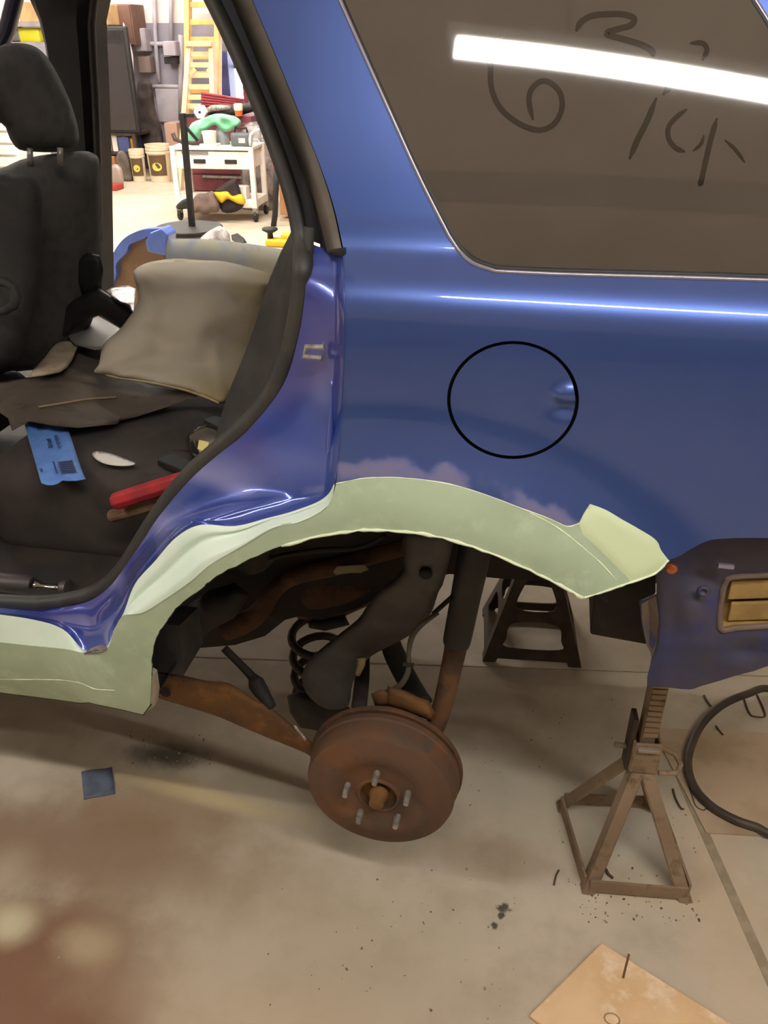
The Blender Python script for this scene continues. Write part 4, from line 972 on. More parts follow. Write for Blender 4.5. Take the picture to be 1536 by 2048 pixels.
part('pawl_handle', MB().tube([cen+ex*a+ey*b+Vector((0, 0, c)) for a, b, c in ((-0.055, 0.0, ztop+0.035), (-0.02, 0.0, ztop+0.03), (0.03, 0.01, ztop+0.028), (0.062, 0.004, ztop+0.016), (0.072, -0.012, ztop+0.004), (0.062, -0.026, ztop-0.004), (0.028, -0.03, ztop-0.002))], 0.0055, 8), M_STAND, js, smooth=True)
# stamped stand further in
fa, fb = G(965, 1323), G(1163, 1336); fx = (fb-fa).normalized(); fy = Vector((-fx.y, fx.x, 0)); wS = (fb-fa).length
fc = (fa+fb)/2 + fy*wS*0.45; hS = 0.30
js2 = thing('jack_stand', 'dark stamped-steel jack stand standing further in behind the shock absorber', 'jack stand', (fc.x, fc.y, 0))
wt = 0.085; dp = wS*0.45
def face2d(o, u, w0, w1):
    """window-cut trapezoid between the foot line and the head"""
    out = [(-w0, 0), (-w0+0.035, 0), (-w0+0.04, 0.012), (w0-0.04, 0.012), (w0-0.035, 0), (w0, 0), (w1, hS), (-w1, hS)]
    h1 = [(p.x, p.y) for p in sm([(-w0*0.52, 0.045), (w0*0.52, 0.045), (w0*0.55, 0.07), (w0*0.42, 0.115), (-w0*0.42, 0.115), (-w0*0.55, 0.07)], 4, True)]
    h2 = [(p.x, p.y) for p in sm([(-w0*0.36, 0.155), (w0*0.36, 0.155), (w0*0.28, 0.215), (0.012, 0.25), (-0.012, 0.25), (-w0*0.28, 0.215)], 4, True)]
    return out, [h1, h2]
def side(o3, u3, in3, w0, w1, lean):
    out, hs = face2d(None, None, w0, w1)
    sc = 1000.0
    ov, tr = cdt([(p[0]*sc, p[1]*sc) for p in out], [[(p[0]*sc, p[1]*sc) for p in h] for h in hs], 16)
    mb = MB(); mb.add([o3 + u3*(v.x/sc) + in3*(lean*v.y/sc/hS) + Vector((0, 0, v.y/sc)) for v in ov], tr); return mb
M_ST2 = mat('black_stamped_steel', '#40372f', 0.7, col2='#4c4238', scale=16, metal=0.2)
for (o3, u3, in3, w0, w1, ln) in ((fc-fy*dp, fx, fy, wS/2, wt/2, dp-wt/2), (fc+fy*dp, fx, -fy, wS/2, wt/2, dp-wt/2), (fc-fx*wS/2, fy, fx, dp, wt/2, wS/2-wt/2), (fc+fx*wS/2, fy, -fx, dp, wt/2, wS/2-wt/2)):
    part('side_plate', side(o3, u3, in3, w0, w1, ln), M_ST2, js2, solid=0.004)
RM2 = Matrix((fx, fy, Vector((0, 0, 1)))).transposed()
part('post', MB().box(fc+Vector((0, 0, 0.40)), (0.04, 0.04, 0.32), RM2), M_ST2, js2, bevel=0.003)
part('saddle', MB().box(fc+Vector((0, 0, 0.565)), (0.11, 0.06, 0.025), RM2), M_ST2, js2, bevel=0.004)
# plywood offcut at the bottom edge
b0, b1, b2 = G(1060, 2034), G(1202, 1892), G(1448, 2046)
u = (b2-b1); v = (b0-b1)
BO = [b1, b1+u*0.16+Vector((0.004, -0.003, 0)), b1+u*0.5, b1+u*1.5, b1+u*1.5+v*1.9, b1+v*1.9, b0+v*0.0]
brd = thing('plywood_offcut', 'pale plywood offcut lying on the floor below the brown jack stand', 'board', tuple(b1))
part('sheet', MB().prism([b1+Vector((0, 0, 0.002)), b1+u*1.6+Vector((0, 0, 0.002)), b1+u*1.6+v*1.02+Vector((0, 0, 0.002)), b1+v*1.02+Vector((0, 0, 0.002))], (0, 0, 0.010)), mat('pale_plywood', '#ecc9a0', 0.75, col2='#dfb98c', scale=7, col3='#f2d8b8', scale3=14, bump=0.2, bscale=60), brd, bevel=0.003)
part('split', MB().bar(G(1258, 1908, 0.0125), G(1246, 1956, 0.0125), 0.004, 0.0012), mat('dark_split', '#6b4d2e', 0.9), brd)
part('knot', MB().tube([G(1222, 2046)+Vector((0.013*math.cos(q*0.5236), 0.010*math.sin(q*0.5236), 0.0122)) for q in range(12)], 0.0014, 6, closed=True), mat('knot_brown', '#a98560', 0.8), brd, smooth=True)
# thin sheet of card with a hose ring lying on it
s0, s1, s2 = G(1412, 1668), G(1366, 1580), G(1560, 1676)
card = finish('card_sheet', MB().prism([s0+Vector((0, 0, 0.001)), s0+(s1-s0)*2.6+Vector((0, 0, 0.001)), s0+(s1-s0)*2.6+(s2-s0)*2.6+Vector((0, 0, 0.001)), s0+(s2-s0)*2.6+Vector((0, 0, 0.001))], (0, 0, 0.004)), mat('buff_card', '#bda78c', 0.8, col2='#ad967a', scale=6), None)
tag(card, 'thin buff sheet lying under the black hose ring', 'sheet')
hz = 0.016
ring = [G(x, y, hz) for x, y in ((1545, 1380), (1495, 1388), (1445, 1410), (1405, 1447), (1383, 1490), (1376, 1530), (1388, 1573), (1420, 1610), (1465, 1637), (1510, 1653), (1560, 1664))]
mid = (ring[0]+ring[-1])/2; rr = (ring[0]-ring[-1]).length/2
far = [mid + Vector((0.10, -0.10, 0)), mid + Vector((0.145, 0.0, 0)), mid + Vector((0.12, 0.12, 0))]
hose = finish('hose_ring', MB().tube(sm(ring+far, 6, True), 0.0095, 10, closed=True), mat('black_hose', '#3a322a', 0.55, col2='#4b4238', scale=12), None, smooth=True)
tag(hose, 'black rubber hose coiled in one ring at the right edge', 'hose')
M_WIRE = mat('rusty_wire', '#5f4f40', 0.6, metal=0.4)
def wire(label, pts, r=0.0022, z=0.004):
    o = finish('bent_wire', MB().tube(sm([G(x, y, z+(q[0] if q else 0)) for x, y, *q in pts], 4), r, 6), M_WIRE, None, smooth=True); return tag(o, label, 'wire', 'bits of wire on the floor')
wire('square wire loop lying inside the hose ring', [(1486, 1392), (1492, 1410), (1500, 1428), (1510, 1433), (1530, 1433), (1526, 1415), (1514, 1390)])
wire('bent wire hook standing left of the buff sheet', [(1346, 1578), (1352, 1598), (1362, 1616), (1368, 1618)])
wire('longer wire hook along the corner of the buff sheet', [(1376, 1570), (1383, 1590), (1391, 1612), (1405, 1621), (1412, 1618)])
wire('straight wire scrap between the ratchet post and the hose ring', [(1408, 1391), (1414, 1402), (1421, 1412)], 0.003)
wire('thin wire scrap inside the upper left of the hose ring', [(1432, 1452), (1440, 1463), (1446, 1470)], 0.0025, 0.006)
wire('curled wire scrap inside the base of the brown jack stand', [(1212, 1738), (1217, 1748), (1226, 1756)], 0.003)
wire('fine wire beside the far foot of the brown jack stand', [(1108, 1770), (1112, 1752), (1118, 1740)], 0.0018)
# square of blue tape stuck to the floor
q4 = [G(163, 1545), G(224, 1535), G(231, 1588), G(168, 1600)]
fl = finish('floor_tape', MB().rows([[quad(q4, i/6, j/6)+Vector((0, 0, 0.003+0.002*math.sin(i+2.1*j))) for i in range(7)] for j in range(7)]), mat('grey_blue_tape', '#5e6678', 0.8, col2='#4f5768', scale=25), None, smooth=True, solid=0.002)
tag(fl, 'grubby square of grey-blue tape stuck to the floor', 'tape')
# crumbs of filler and paint
rg = random.Random(11); cr = MB()
for _ in range(260):
    reg = rg.choice(((1160, 1400, 1790, 1850), (1110, 1400, 1600, 1800), (500, 1050, 1720, 2040), (900, 1300, 1380, 1640), (250, 420, 1470, 1540)))
    p = G(rg.uniform(reg[0], reg[1]), rg.uniform(reg[2], reg[3])); s = rg.uniform(0.0008, 0.003)
    q = rbox((p.x, p.y, s*0.5), (s*rg.uniform(0.8, 2), s*rg.uniform(0.8, 1.6), s), s*0.2, 1, Matrix.Rotation(rg.uniform(0, 3), 3, 'Z')); cr.add(q.v, q.f)
crumbs = finish('dust_crumbs', cr, mat('filler_crumbs', '#a8977e', 0.9, col2='#5f5140', scale=90), None)
tag(crumbs, 'scattered crumbs of filler and paint dust on the floor', 'crumbs'); crumbs['kind'] = 'stuff'

# ================================================================== BEYOND THE CAR
def prect(l, t, r, b, y):
    x0, x1 = P(l, (t+b)/2, y).x, P(r, (t+b)/2, y).x; m = (l+r)/2
    return x0, x1, P(m, b, y).z, P(m, t, y).z
def pbox(l, t, r, b, y, d, bottom=None):
    x0, x1, z0, z1 = prect(l, t, r, b, y)
    if bottom is not None: z0 = bottom
    return MB().box(((x0+x1)/2, y+d/2, (z0+z1)/2), (x1-x0, d, z1-z0))
def solo(name, label, cat, mb, m, group=None, **kw):
    return tag(finish(name, mb, m, None, **kw), label, cat, group)
M_WHITEP = mat('white_cart_enamel', '#ece7e0', 0.35, col2='#ddd6cc', scale=6)
M_CARD = mat('brown_cardboard', '#a8784f', 0.85, col2='#96693f', scale=6)
M_TAN = mat('tan_cardboard', '#c9a878', 0.85, col2='#b8966a', scale=6)
# --- bumper cover stood on the floor beyond the far sill
BY = 4.3
bc = thing('bumper_cover', 'removed blue bumper cover standing on the floor beyond the far sill', 'bumper', tuple(G(300, 600)[:2])+(0,))
M_BUMP = mat('bumper_blue', '#3d5fb4', 0.35, col2='#4a6cc0', scale=5, coat=0.6)
M_TANIN = mat('bare_tan_plastic', '#7d6148', 0.7, col2='#8c6e52', scale=5)
pp = sm([(196, 640), (205, 580), (214, 540), (226, 507), (243, 482), (264, 467), (290, 459), (324, 457)], 5)
outer = [P(p.x, p.y, BY) for p in pp]; inner = [P(p.x+14+4*math.sin(i*0.8), p.y+13, BY) for i, p in enumerate(pp)]
part('painted_rim', MB().rows([[a, b, b+Vector((0, 0.05, 0)), a+Vector((0, 0.05, 0))] for a, b in zip(outer, inner)], closed=True), M_BUMP, bc)
part('painted_corner', MB().prism([P(x, y, BY-0.03) for x, y in ((290, 482), (300, 466), (322, 457), (336, 470), (333, 512), (320, 510), (294, 504))], (0, 0.12, 0)), M_BUMP, bc, bevel=0.01)
part('inner_skin', MB().prism([P(x, y, BY+0.05) for x, y in ((200, 690), (214, 590), (228, 530), (246, 495), (270, 476), (300, 470), (330, 480), (336, 690))], (0, 0.012, 0)), M_TANIN, bc)
va = [(330, 478), (400, 478), (470, 484), (540, 494), (600, 508), (660, 525)]
vt = [P(x, y, BY-0.02-0.0012*(x-330)) for x, y in va]
part('grey_valance', MB().rows([[v, v+Vector((0, -0.02, -0.10)), v+Vector((0, -0.03, -0.28)), Vector((v.x, v.y, 0.0))] for v in [q for q in sm([tuple(v) for v in vt], 5)]]), mat('faded_grey_plastic', '#5f646a', 0.65, col2='#6d6a58', scale=4, lo=0.4, hi=0.6, col3='#545a64', scale3=7), bc, smooth=True, solid=0.006)
# --- steel drum bin with a black pole standing in it
BNY = 5.3; rim = P(378, 453, BNY); br = 66*depth(rim)/F
bn = thing('waste_bin', 'grey waste drum with a black rim behind the bumper cover', 'bin', (rim.x, rim.y, 0))
lpart('drum', MB().lathe([(br*0.86, 0.0), (br*0.9, 0.06), (br*0.93, rim.z*0.5), (br*0.97, rim.z-0.03), (br*0.94, rim.z-0.03), (br*0.85, 0.04), (0.0, 0.04)], 36), mat('pale_drum', '#7b7c80', 0.5, col2='#8e8f92', scale=5), bn, smooth=True, flat_angle=40)
lpart('rim', MB().lathe([(br*0.95, rim.z-0.03), (br*1.0, rim.z-0.03), (br*1.01, rim.z-0.005), (br*0.99, rim.z), (br*0.93, rim.z)], 36), M_BLACK, bn, smooth=True)
pole = thing('black_pole', 'black square pole with a side arm leaning in the waste drum', 'pole', tuple(P(386, 468, BNY)))
part('shaft', MB().bar(P(390, 520, BNY+0.02), P(365, 226, BNY+0.02), 0.035), M_BLACK, pole, bevel=0.003)
part('arm', MB().bar(P(366, 231, BNY+0.02), P(388, 231, BNY+0.02), 0.02), M_BLACK, pole)
part('stay', MB().bar(P(370, 252, BNY+0.02), P(396, 282, BNY+0.02), 0.016), M_BLACK, pole)
wb = inflate('plastic_bag', [(p.x, p.y) for p in sm([(395, 500), (400, 478), (412, 466), (425, 458), (440, 452), (452, 460), (460, 472), (456, 500)], 3, True)], mat('white_bag_film', '#b7b2ae', 0.35, col2='#8f8a88', scale=20, bump=0.6, bscale=30, bdist=0.01), None, 5.05, 0.10, 20, step=5, lump=0.03, lscale=14)
tag(wb, 'crumpled pale plastic bag at the foot of the waste drum', 'bag')
rg_ = inflate('black_rag', [(462, 470), (475, 466), (488, 476), (494, 486), (478, 486), (464, 480)], M_BLACK, None, 0, 0.03, 5, step=4, plane=gz(0.03))
tag(rg_, 'scrap of black rag on the floor right of the plastic bag', 'rag')
yb = G(556, 492); yw = thing('yellow_roller', 'yellow tool with a black mushroom knob on the floor by the door edge', 'tool', (yb.x, yb.y, 0))
lpart('base', rbox((0.04, 0, 0.03), (0.26, 0.12, 0.06), 0.02), mat('tool_yellow', '#d8b322', 0.5), yw, smooth=True)
lpart('upper', rbox((0.09, 0.02, 0.075), (0.12, 0.08, 0.05), 0.015), mat('tool_yellow', ''), yw, smooth=True)
lpart('knob', MB().lathe([(0.025, 0.05), (0.022, 0.10), (0.05, 0.115), (0.065, 0.125), (0.06, 0.14), (0.0, 0.145)], 20, Matrix.Translation((-0.06, 0, 0))), M_BLACK, yw, smooth=True)
# --- white utility cart
cL, cR = G(362, 440), G(505, 455); cw = 0.715; crot = R(4)
ch = P(348, 292, cL.y).z
ct = thing('utility_cart', 'white two-tier workshop cart on castors with two drawer pulls', 'cart', (cL.x, cL.y, 0), crot)
CDp = 0.38; lg = 0.045
lpart('top_tray', MB().box((cw/2, CDp/2, ch-0.015), (cw+0.03, CDp+0.03, 0.03)), M_WHITEP, ct, bevel=0.006)
dz0 = P(420, 345, cL.y-0.1).z
dr = lpart('drawer', rbox((cw/2, CDp/2, (ch-0.03+dz0)/2), (cw-0.02, CDp-0.01, ch-0.05-dz0), 0.006, 2), M_WHITEP, ct)
zz = P(425, 327, cL.y-0.1).z
for fx_ in (0.33, 0.73):
    lpart('drawer_pull', MB().box((cw*fx_, -0.004+0.006, zz), (0.11, 0.014, 0.035)), M_BLACK, dr, bevel=0.003)
lpart('label_strip', MB().box((cw*0.28, 0.0, ch-0.055), (0.24, 0.01, 0.022)), mat('grey_strip', '#77737a', 0.5), dr)
for i, (x, y) in enumerate(((0, 0), (cw, 0), (0, CDp), (cw, CDp))):
    lpart('corner_post', MB().box((x, y, (ch+0.12)/2), (lg, lg, ch-0.12)), M_WHITEP, ct, bevel=0.004)
    lpart('castor', MB().lathe([(0.0, -0.016), (0.04, -0.016), (0.046, -0.01), (0.046, 0.01), (0.04, 0.016), (0.0, 0.016)], 20, Matrix.Translation((x, y, 0.047)) @ Matrix.Rotation(R(90), 4, 'Y')), M_BLACK, ct, smooth=True, flat_angle=40)
    lpart('castor_fork', MB().box((x, y, 0.095), (0.05, 0.04, 0.05)), M_STEEL, ct, bevel=0.004)
lpart('lower_shelf', MB().box((cw/2, CDp/2, 0.155), (cw+0.03, CDp+0.03, 0.07)), M_WHITEP, ct, bevel=0.006)
def cz(x, y, z): return WM[ct.name] @ Vector((x, y, z))
# on the cart
gb = inflate('green_cloth', [(p.x, p.y) for p in sm([(377, 291), (375, 266), (384, 246), (408, 236), (428, 228), (450, 228), (476, 236), (482, 247), (470, 258), (452, 264), (440, 258), (430, 250), (415, 258), (402, 272), (394, 291)], 3, True)], mat('green_cloth', '#6fb58c', 0.8, col2='#8fcfa8', scale=8), None, 7.66, 0.07, 10, step=3, lump=0.06, lscale=13)
tag(gb, 'crumpled pale green cloth heaped on the white cart', 'cloth')
chg = thing('battery_charger', 'dark grey battery charger at the right end of the cart top', 'charger', tuple(cz(cw*0.86, 0.08, ch)), crot)
lpart('case', rbox((0, 0, 0.055), (0.17, 0.13, 0.11), 0.02), mat('charger_grey', '#5d5f64', 0.5), chg, smooth=True)
lpart('label', MB().box((0.02, -0.066, 0.05), (0.06, 0.004, 0.04)), mat('pale_label', '#b9bbbe', 0.5), chg)
lpart('handle', MB().tube([(-0.06, 0, 0.10), (-0.05, 0, 0.145), (0.05, 0, 0.145), (0.06, 0, 0.10)], 0.01, 8), M_BLACK, chg, smooth=True)
cup = thing('mixing_cup', 'white mixing cup standing on the cart before the green cloth', 'cup', tuple(cz(cw*0.46, 0.06, ch)), crot)
lpart('cup', MB().lathe([(0.05, 0.0), (0.055, 0.01), (0.065, 0.12), (0.06, 0.12), (0.05, 0.012), (0.0, 0.012)], 24), M_WHITEP, cup, smooth=True, flat_angle=40)
lpart('base_block', rbox((0.0, -0.0, 0.01), (0.16, 0.12, 0.02), 0.005, 2), M_WHITEP, cup)
fun = solo('clear_funnel', 'upturned clear funnel behind the white mixing cup on the cart', 'funnel', MB().lathe([(0.07, 0.0), (0.06, 0.08), (0.03, 0.16), (0.022, 0.24), (0.014, 0.24), (0.024, 0.15), (0.05, 0.07), (0.06, 0.0)], 20, Matrix.Translation(cz(cw*0.56, 0.20, ch)), close=True), mat('hazy_clear_plastic', '#aeb2b4', 0.25, alpha=0.75), smooth=True)
dtl = solo('dark_grip', 'dark bent grip lying at the left end of the cart top', 'tool', MB().tube([cz(x, 0.05, ch+z) for x, z in ((cw*0.0, 0.10), (cw*0.02, 0.05), (cw*0.1, 0.03), (cw*0.24, 0.02), (cw*0.36, 0.03), (cw*0.40, 0.09))], [0.02, 0.02, 0.018, 0.018, 0.025, 0.03], 10), mat('brown_black_grip', '#3f2c26', 0.6), smooth=True)
clp = solo('white_hook', 'white hooked bracket on the right front corner of the cart', 'bracket', MB().tube([cz(cw*0.99, 0.02, ch+z)+Vector((x, 0, 0)) for x, z in ((0, 0.0), (0, 0.06), (0.01, 0.10), (0.05, 0.13), (0.09, 0.14))], 0.014, 8), M_WHITEP, smooth=True)
# on the lower shelf
def lump_thing(name, label, cat, pts, m, y, b, rim, lump=0.03, lscale=10, step=4):
    o = inflate(name, [(p.x, p.y) for p in sm(pts, 3, True)], m, None, y, b, rim, step=step, lump=lump, lscale=lscale); return tag(o, label, cat)
lump_thing('brown_rags', 'heap of brown-grey rags on the lower shelf of the cart', 'rags', [(384, 425), (386, 400), (395, 388), (412, 386), (425, 382), (432, 395), (440, 410), (436, 424), (420, 426), (408, 430), (398, 424)], mat('rag_brown', '#5d4c46', 0.95, col2='#6e5c55', scale=9), 7.42, 0.08, 14)
lump_thing('yellow_trigger_tool', 'yellow and black trigger tool on the lower shelf of the cart', 'tool', [(428, 385), (440, 384), (455, 383), (465, 392), (482, 388), (490, 398), (490, 408), (478, 408), (465, 402), (455, 398), (444, 406), (436, 400)], mat('tool_yellow', ''), 7.40, 0.04, 7, 0.01)
lump_thing('dark_pouch', 'dark pointed pouch behind the yellow trigger tool', 'pouch', [(430, 382), (445, 370), (465, 358), (474, 362), (482, 385), (488, 410), (470, 424), (445, 424), (436, 400)], mat('pouch_black', '#2c2226', 0.85), 7.48, 0.06, 12, 0.02)
lump_thing('dark_shoe_tool', 'black sanding block at the left end of the lower shelf', 'tool', [(352, 412), (362, 402), (375, 396), (384, 404), (384, 416), (370, 418), (356, 418)], M_BLACK, 7.44, 0.04, 6, 0.01)
solo('small_white_box', 'small white box standing on the front edge of the lower shelf', 'box', rbox(cz(cw*0.80, 0.07, 0.19+0.055), (0.14, 0.10, 0.11), 0.006, 2, Matrix.Rotation(crot-0.1, 3, 'Z')), M_WHITEP)
# maroon cabinet behind the cart, ribbed red lid stack above
M_MAR = mat('maroon_enamel', '#6e2f38', 0.5, col2='#5d2730', scale=5)
mc = thing('maroon_cabinet', 'maroon tool cabinet standing behind the white cart', 'cabinet', tuple(P(440, 300, 8.15)[:2])+(0,))
x0, x1, z0, z1 = prect(372, 231, 505, 300, 8.15)
part('carcass', MB().box(((x0+x1)/2, 8.4, z1/2+0.02), (x1-x0, 0.5, z1-0.04)), M_MAR, mc, bevel=0.008)
for k in range(4):
    zc = 0.15 + (z1-0.2)*(k+0.5)/4; d_ = part('drawer', MB().box(((x0+x1)/2, 8.145, zc), (x1-x0-0.05, 0.02, (z1-0.2)/4-0.02)), M_MAR, mc, bevel=0.004)
    part('pull', MB().box(((x0+x1)/2, 8.13, zc+0.06), (0.4, 0.02, 0.02)), M_STEEL, d_)
rl = thing('ribbed_panel', 'red ribbed metal panel resting at a slant on the maroon cabinet', 'panel', tuple(P(440, 215, 8.4)))
M_RED = mat('faded_red_metal', '#9a3e48', 0.5, col2='#84343e', scale=6)
for k in range(6):
    f0, f1 = k/6, (k+0.8)/6
    a0, a1 = P(402, lerp(184, 218, f0), 8.45), P(402, lerp(184, 218, f1), 8.45); b0_, b1_ = P(486, lerp(198, 222, f0), 8.35), P(486, lerp(198, 222, f1), 8.35)
    part('rib', MB().prism([a0, b0_, b1_, a1], (0, 0.05, 0)), M_RED, rl, bevel=0.004)
part('backing', MB().prism([P(402, 184, 8.48), P(486, 198, 8.42), P(486, 222, 8.42), P(402, 221, 8.48)], (0, 0.02, 0)), M_MAR, rl)
sg = thing('polisher', 'long dark polisher with a white hexagonal head on the maroon cabinet', 'power tool', tuple(P(440, 222, 8.2)))
hxp = P(402, 224, 8.16); hr = 14*depth(hxp)/F
part('hex_head', MB().lathe([(0.0, 0.03), (hr*0.9, 0.03), (hr, 0.02), (hr, -0.02), (hr*0.9, -0.03), (0.0, -0.03)], 6, AXM(hxp)), M_WHITEP, sg)
part('centre_nut', MB().lathe([(0.0, 0.04), (0.012, 0.04), (0.012, 0.0)], 6, AXM(hxp)), M_BLACK, sg)
part('shaft', MB().tube([P(412, 224, 8.2), P(425, 217, 8.2), P(440, 216, 8.2), P(462, 215, 8.2)], [0.025, 0.03, 0.03, 0.02], 12), M_STEEL, sg, smooth=True)
part('body', MB().tube([P(412, 226, 8.24), P(440, 224, 8.24), P(470, 222, 8.24), P(505, 214, 8.24), P(520, 210, 8.24)], [0.03, 0.04, 0.05, 0.04, 0.03], 12), M_BLACK, sg, smooth=True)
cp = P(478, 232, 8.12); cr_ = 9*depth(cp)/F; hcap = P(478, 207, 8.12).z-cp.z
can = thing('orange_cup', 'white cup with an orange base beside the polisher', 'cup', tuple(cp))
part('base', MB().lathe([(cr_*0.8, 0), (cr_*0.9, hcap*0.45), (0, hcap*0.45)], 20, Matrix.Translation(cp)), mat('cup_orange', '#d2602c', 0.5), can, smooth=True, flat_angle=40)
part('body', MB().lathe([(cr_*0.9, hcap*0.45), (cr_, hcap*0.55), (cr_, hcap*0.95), (cr_*0.8, hcap), (0, hcap)], 20, Matrix.Translation(cp)), mat('cup_cream', '#f0e6cc', 0.5), can, smooth=True, flat_angle=40)
lump_thing('wrapped_bundle', 'tall bundle wrapped in clear plastic right of the white cart', 'bundle', [(478, 300), (482, 262), (492, 246), (510, 243), (528, 255), (540, 290), (552, 330), (553, 380), (546, 425), (536, 446), (505, 448), (490, 446), (482, 400)], mat('clear_wrap_film', '#8f8682', 0.25, col2='#5f5654', scale=6, coat=0.6, bump=0.8, bscale=14, bdist=0.03), 8.15, 0.10, 24, 0.05, 8, 6)
ht = thing('hand_truck', 'red and black hand truck frame right of the wrapped bundle', 'hand truck', tuple(G(552, 452)))
part('red_upright', MB().tube([P(538, 262, 7.35), P(548, 300, 7.35), P(554, 330, 7.35)], 0.03, 8), mat('truck_red', '#b8382a', 0.5), ht, smooth=True)
part('orange_grip', MB().tube([P(549, 292, 7.3), P(555, 318, 7.3), P(552, 334, 7.3)], 0.032, 8), mat('cup_orange', ''), ht, smooth=True)
part('black_leg', MB().tube([P(554, 330, 7.35), P(552, 380, 7.35), P(550, 430, 7.35), G(547, 452)], 0.026, 8), M_BLACK, ht, smooth=True)
bcx = thing('brown_cupboard', 'plain brown wooden cupboard at the right edge of the opening', 'cupboard', tuple(G(580, 446)))
gy = G(575, 444).y
part('carcass', pbox(557, 300, 640, 440, gy, 0.5, 0.06), mat('brown_board', '#a5754c', 0.7, col2='#956640', scale=4), bcx, bevel=0.006)
part('plinth', pbox(559, 438, 640, 446, gy+0.03, 0.42, 0.0), mat('pale_plinth', '#b8a184', 0.8), bcx)
lump_thing('blue_spray_bottle', 'blue bottle on top of the wrapped bundle beside the door edge', 'bottle', [(514, 262), (512, 250), (517, 238), (521, 228), (528, 230), (534, 245), (535, 262), (525, 264)], mat('bottle_blue', '#3b4ea8', 0.3), 8.15, 0.05, 8, 0)
# --- ladders against the far wall
M_LADW = mat('pale_ladder_wood', '#e2c79c', 0.6, col2='#d4b486', scale=6)
M_LADT = mat('tan_ladder_wood', '#d6a865', 0.6, col2='#c6965a', scale=6)
xl = thing('extension_ladder', 'tall tan extension ladder leaning against the far wall', 'ladder', tuple(G(410, 362)[:2])+(0,))
LYb, LYt = 9.75, 10.5
def ladder(root, l0, r0, l1, r1, t_, b_, yt, yb, rungs, w, m, names=('rail', 'rung')):
    tl, tr_ = P(l1, t_, yt), P(r1, t_, yt); bl, brr = P(l0, b_, yb), P(r0, b_, yb)
    dl = (tl-bl); dl2 = (tr_-brr)
    for a, d in ((bl, dl), (brr, dl2)):
        t0 = -a.z/d.z; foot = a + d*t0
        part('rail', MB().bar(foot, a+d, w, w*1.6, up=(0, 1, 0)), m, root, bevel=0.004)
    for k in rungs:
        part('rung', MB().bar(bl+dl*k, brr+dl2*k, w*0.7, w*0.9), m, root, bevel=0.004)
ladder(xl, 376, 436, 376, 436, -160, 230, 10.45, 9.95, [0.04, 0.13, 0.22, 0.31, 0.40, 0.49, 0.58, 0.68, 0.78, 0.88], 0.06, M_LADT)
slr = thing('step_ladder', 'folded pale step ladder in front of the tan extension ladder', 'ladder', tuple(G(405, 372)[:2])+(0,))
ladder(slr, 371, 428, 380, 424, 86, 215, 9.75, 9.45, [0.02, 0.16, 0.32, 0.50, 0.66, 0.83, 0.99], 0.055, M_LADW)
part('top_cap', MB().bar(P(374, 88, 9.72), P(427, 88, 9.72), 0.14, 0.05), M_LADW, slr, bevel=0.006)
for sx, xx in ((1, 381), (-1, 424)): part('gusset', MB().bar(P(xx, 150, 9.58), P(xx+sx*9, 138, 9.58), 0.02, 0.04), M_LADW, slr)
# --- far wall fixtures
M_GBOX = mat('grey_steel_box', '#a29ba2', 0.5, col2='#938c94', scale=4)
def wallbox(name, label, l, t, r, b, d, m, cat='electrical box', grp=None):
    y = Y1-d; x0, x1, z0, z1 = prect(l, t, r, b, y); o = thing(name, label, cat, ((x0+x1)/2, Y1-d/2, z0), 0, grp)
    part('case', MB().box(((x0+x1)/2, y+d/2-0.002, (z0+z1)/2), (x1-x0, d-0.004, z1-z0)), m, o, bevel=0.01)
    part('cover', MB().box(((x0+x1)/2, y-0.008, (z0+z1)/2), ((x1-x0)*0.92, 0.016, (z1-z0)*0.94)), m, o, bevel=0.004)
    return o
wallbox('meter_box', 'tall pale grey box on the far wall beside the brown wall cabinet', 269, 56, 291, 103, 0.18, M_GBOX)
wallbox('meter_box', 'squat grey box with a dark base between the pipes on the far wall', 326, 82, 352, 112, 0.2, M_GBOX)
wallbox('dark_relay', 'black relay box below the squat grey box', 328, 114, 354, 128, 0.16, M_BLACK)
wallbox('brown_gauge_box', 'round-shouldered brown grey box below the tall pale box', 277, 112, 300, 146, 0.15, mat('brown_grey_box', '#7a6a66', 0.6))
wallbox('brown_wall_cabinet', 'dark brown cabinet hung on the far wall', 216, 8, 266, 92, 0.35, mat('dark_brown_board', '#6b4c40', 0.6, col2='#5d4036', scale=3), 'cabinet')
wallbox('grey_board', 'plain grey board fixed low on the far wall left of the ladders', 313, 175, 370, 246, 0.05, M_GBOX, 'board')
def wpipe(label, pts, r=0.025):
    w = [P(x, y, Y1-0.05) for x, y in pts]; o = finish('wall_conduit', MB().tube(w, r, 8), M_GBOX, None, smooth=True); return tag(o, label, 'pipe', 'conduits on the far wall')
wpipe('thin upright conduit just left of the squat grey box', [(308, -60), (310, 60), (314, 120), (318, 165)])
wpipe('upright conduit running down into the squat grey box', [(342, -60), (342, 82)])
wpipe('level conduit between the two grey wall boxes', [(292, 88), (326, 88)])
wpipe('level pipe along the top of the grey board', [(300, 172), (372, 174)])
wpipe('upright conduit just left of the ladders', [(362, 70), (362, 240)], 0.035)
bp = solo('blue_post', 'blue steel post between the ladders and the bright window', 'post', pbox(440, 102, 458, 215, Y1-0.25, 0.2, 0.0), mat('post_blue', '#45497c', 0.5, col2='#3b3f70', scale=4), bevel=0.01)
solo('red_post', 'dark red post standing before the bright window', 'post', pbox(486, 165, 496, 215, Y1-0.7, 0.10, 0.0), M_MAR, bevel=0.01)
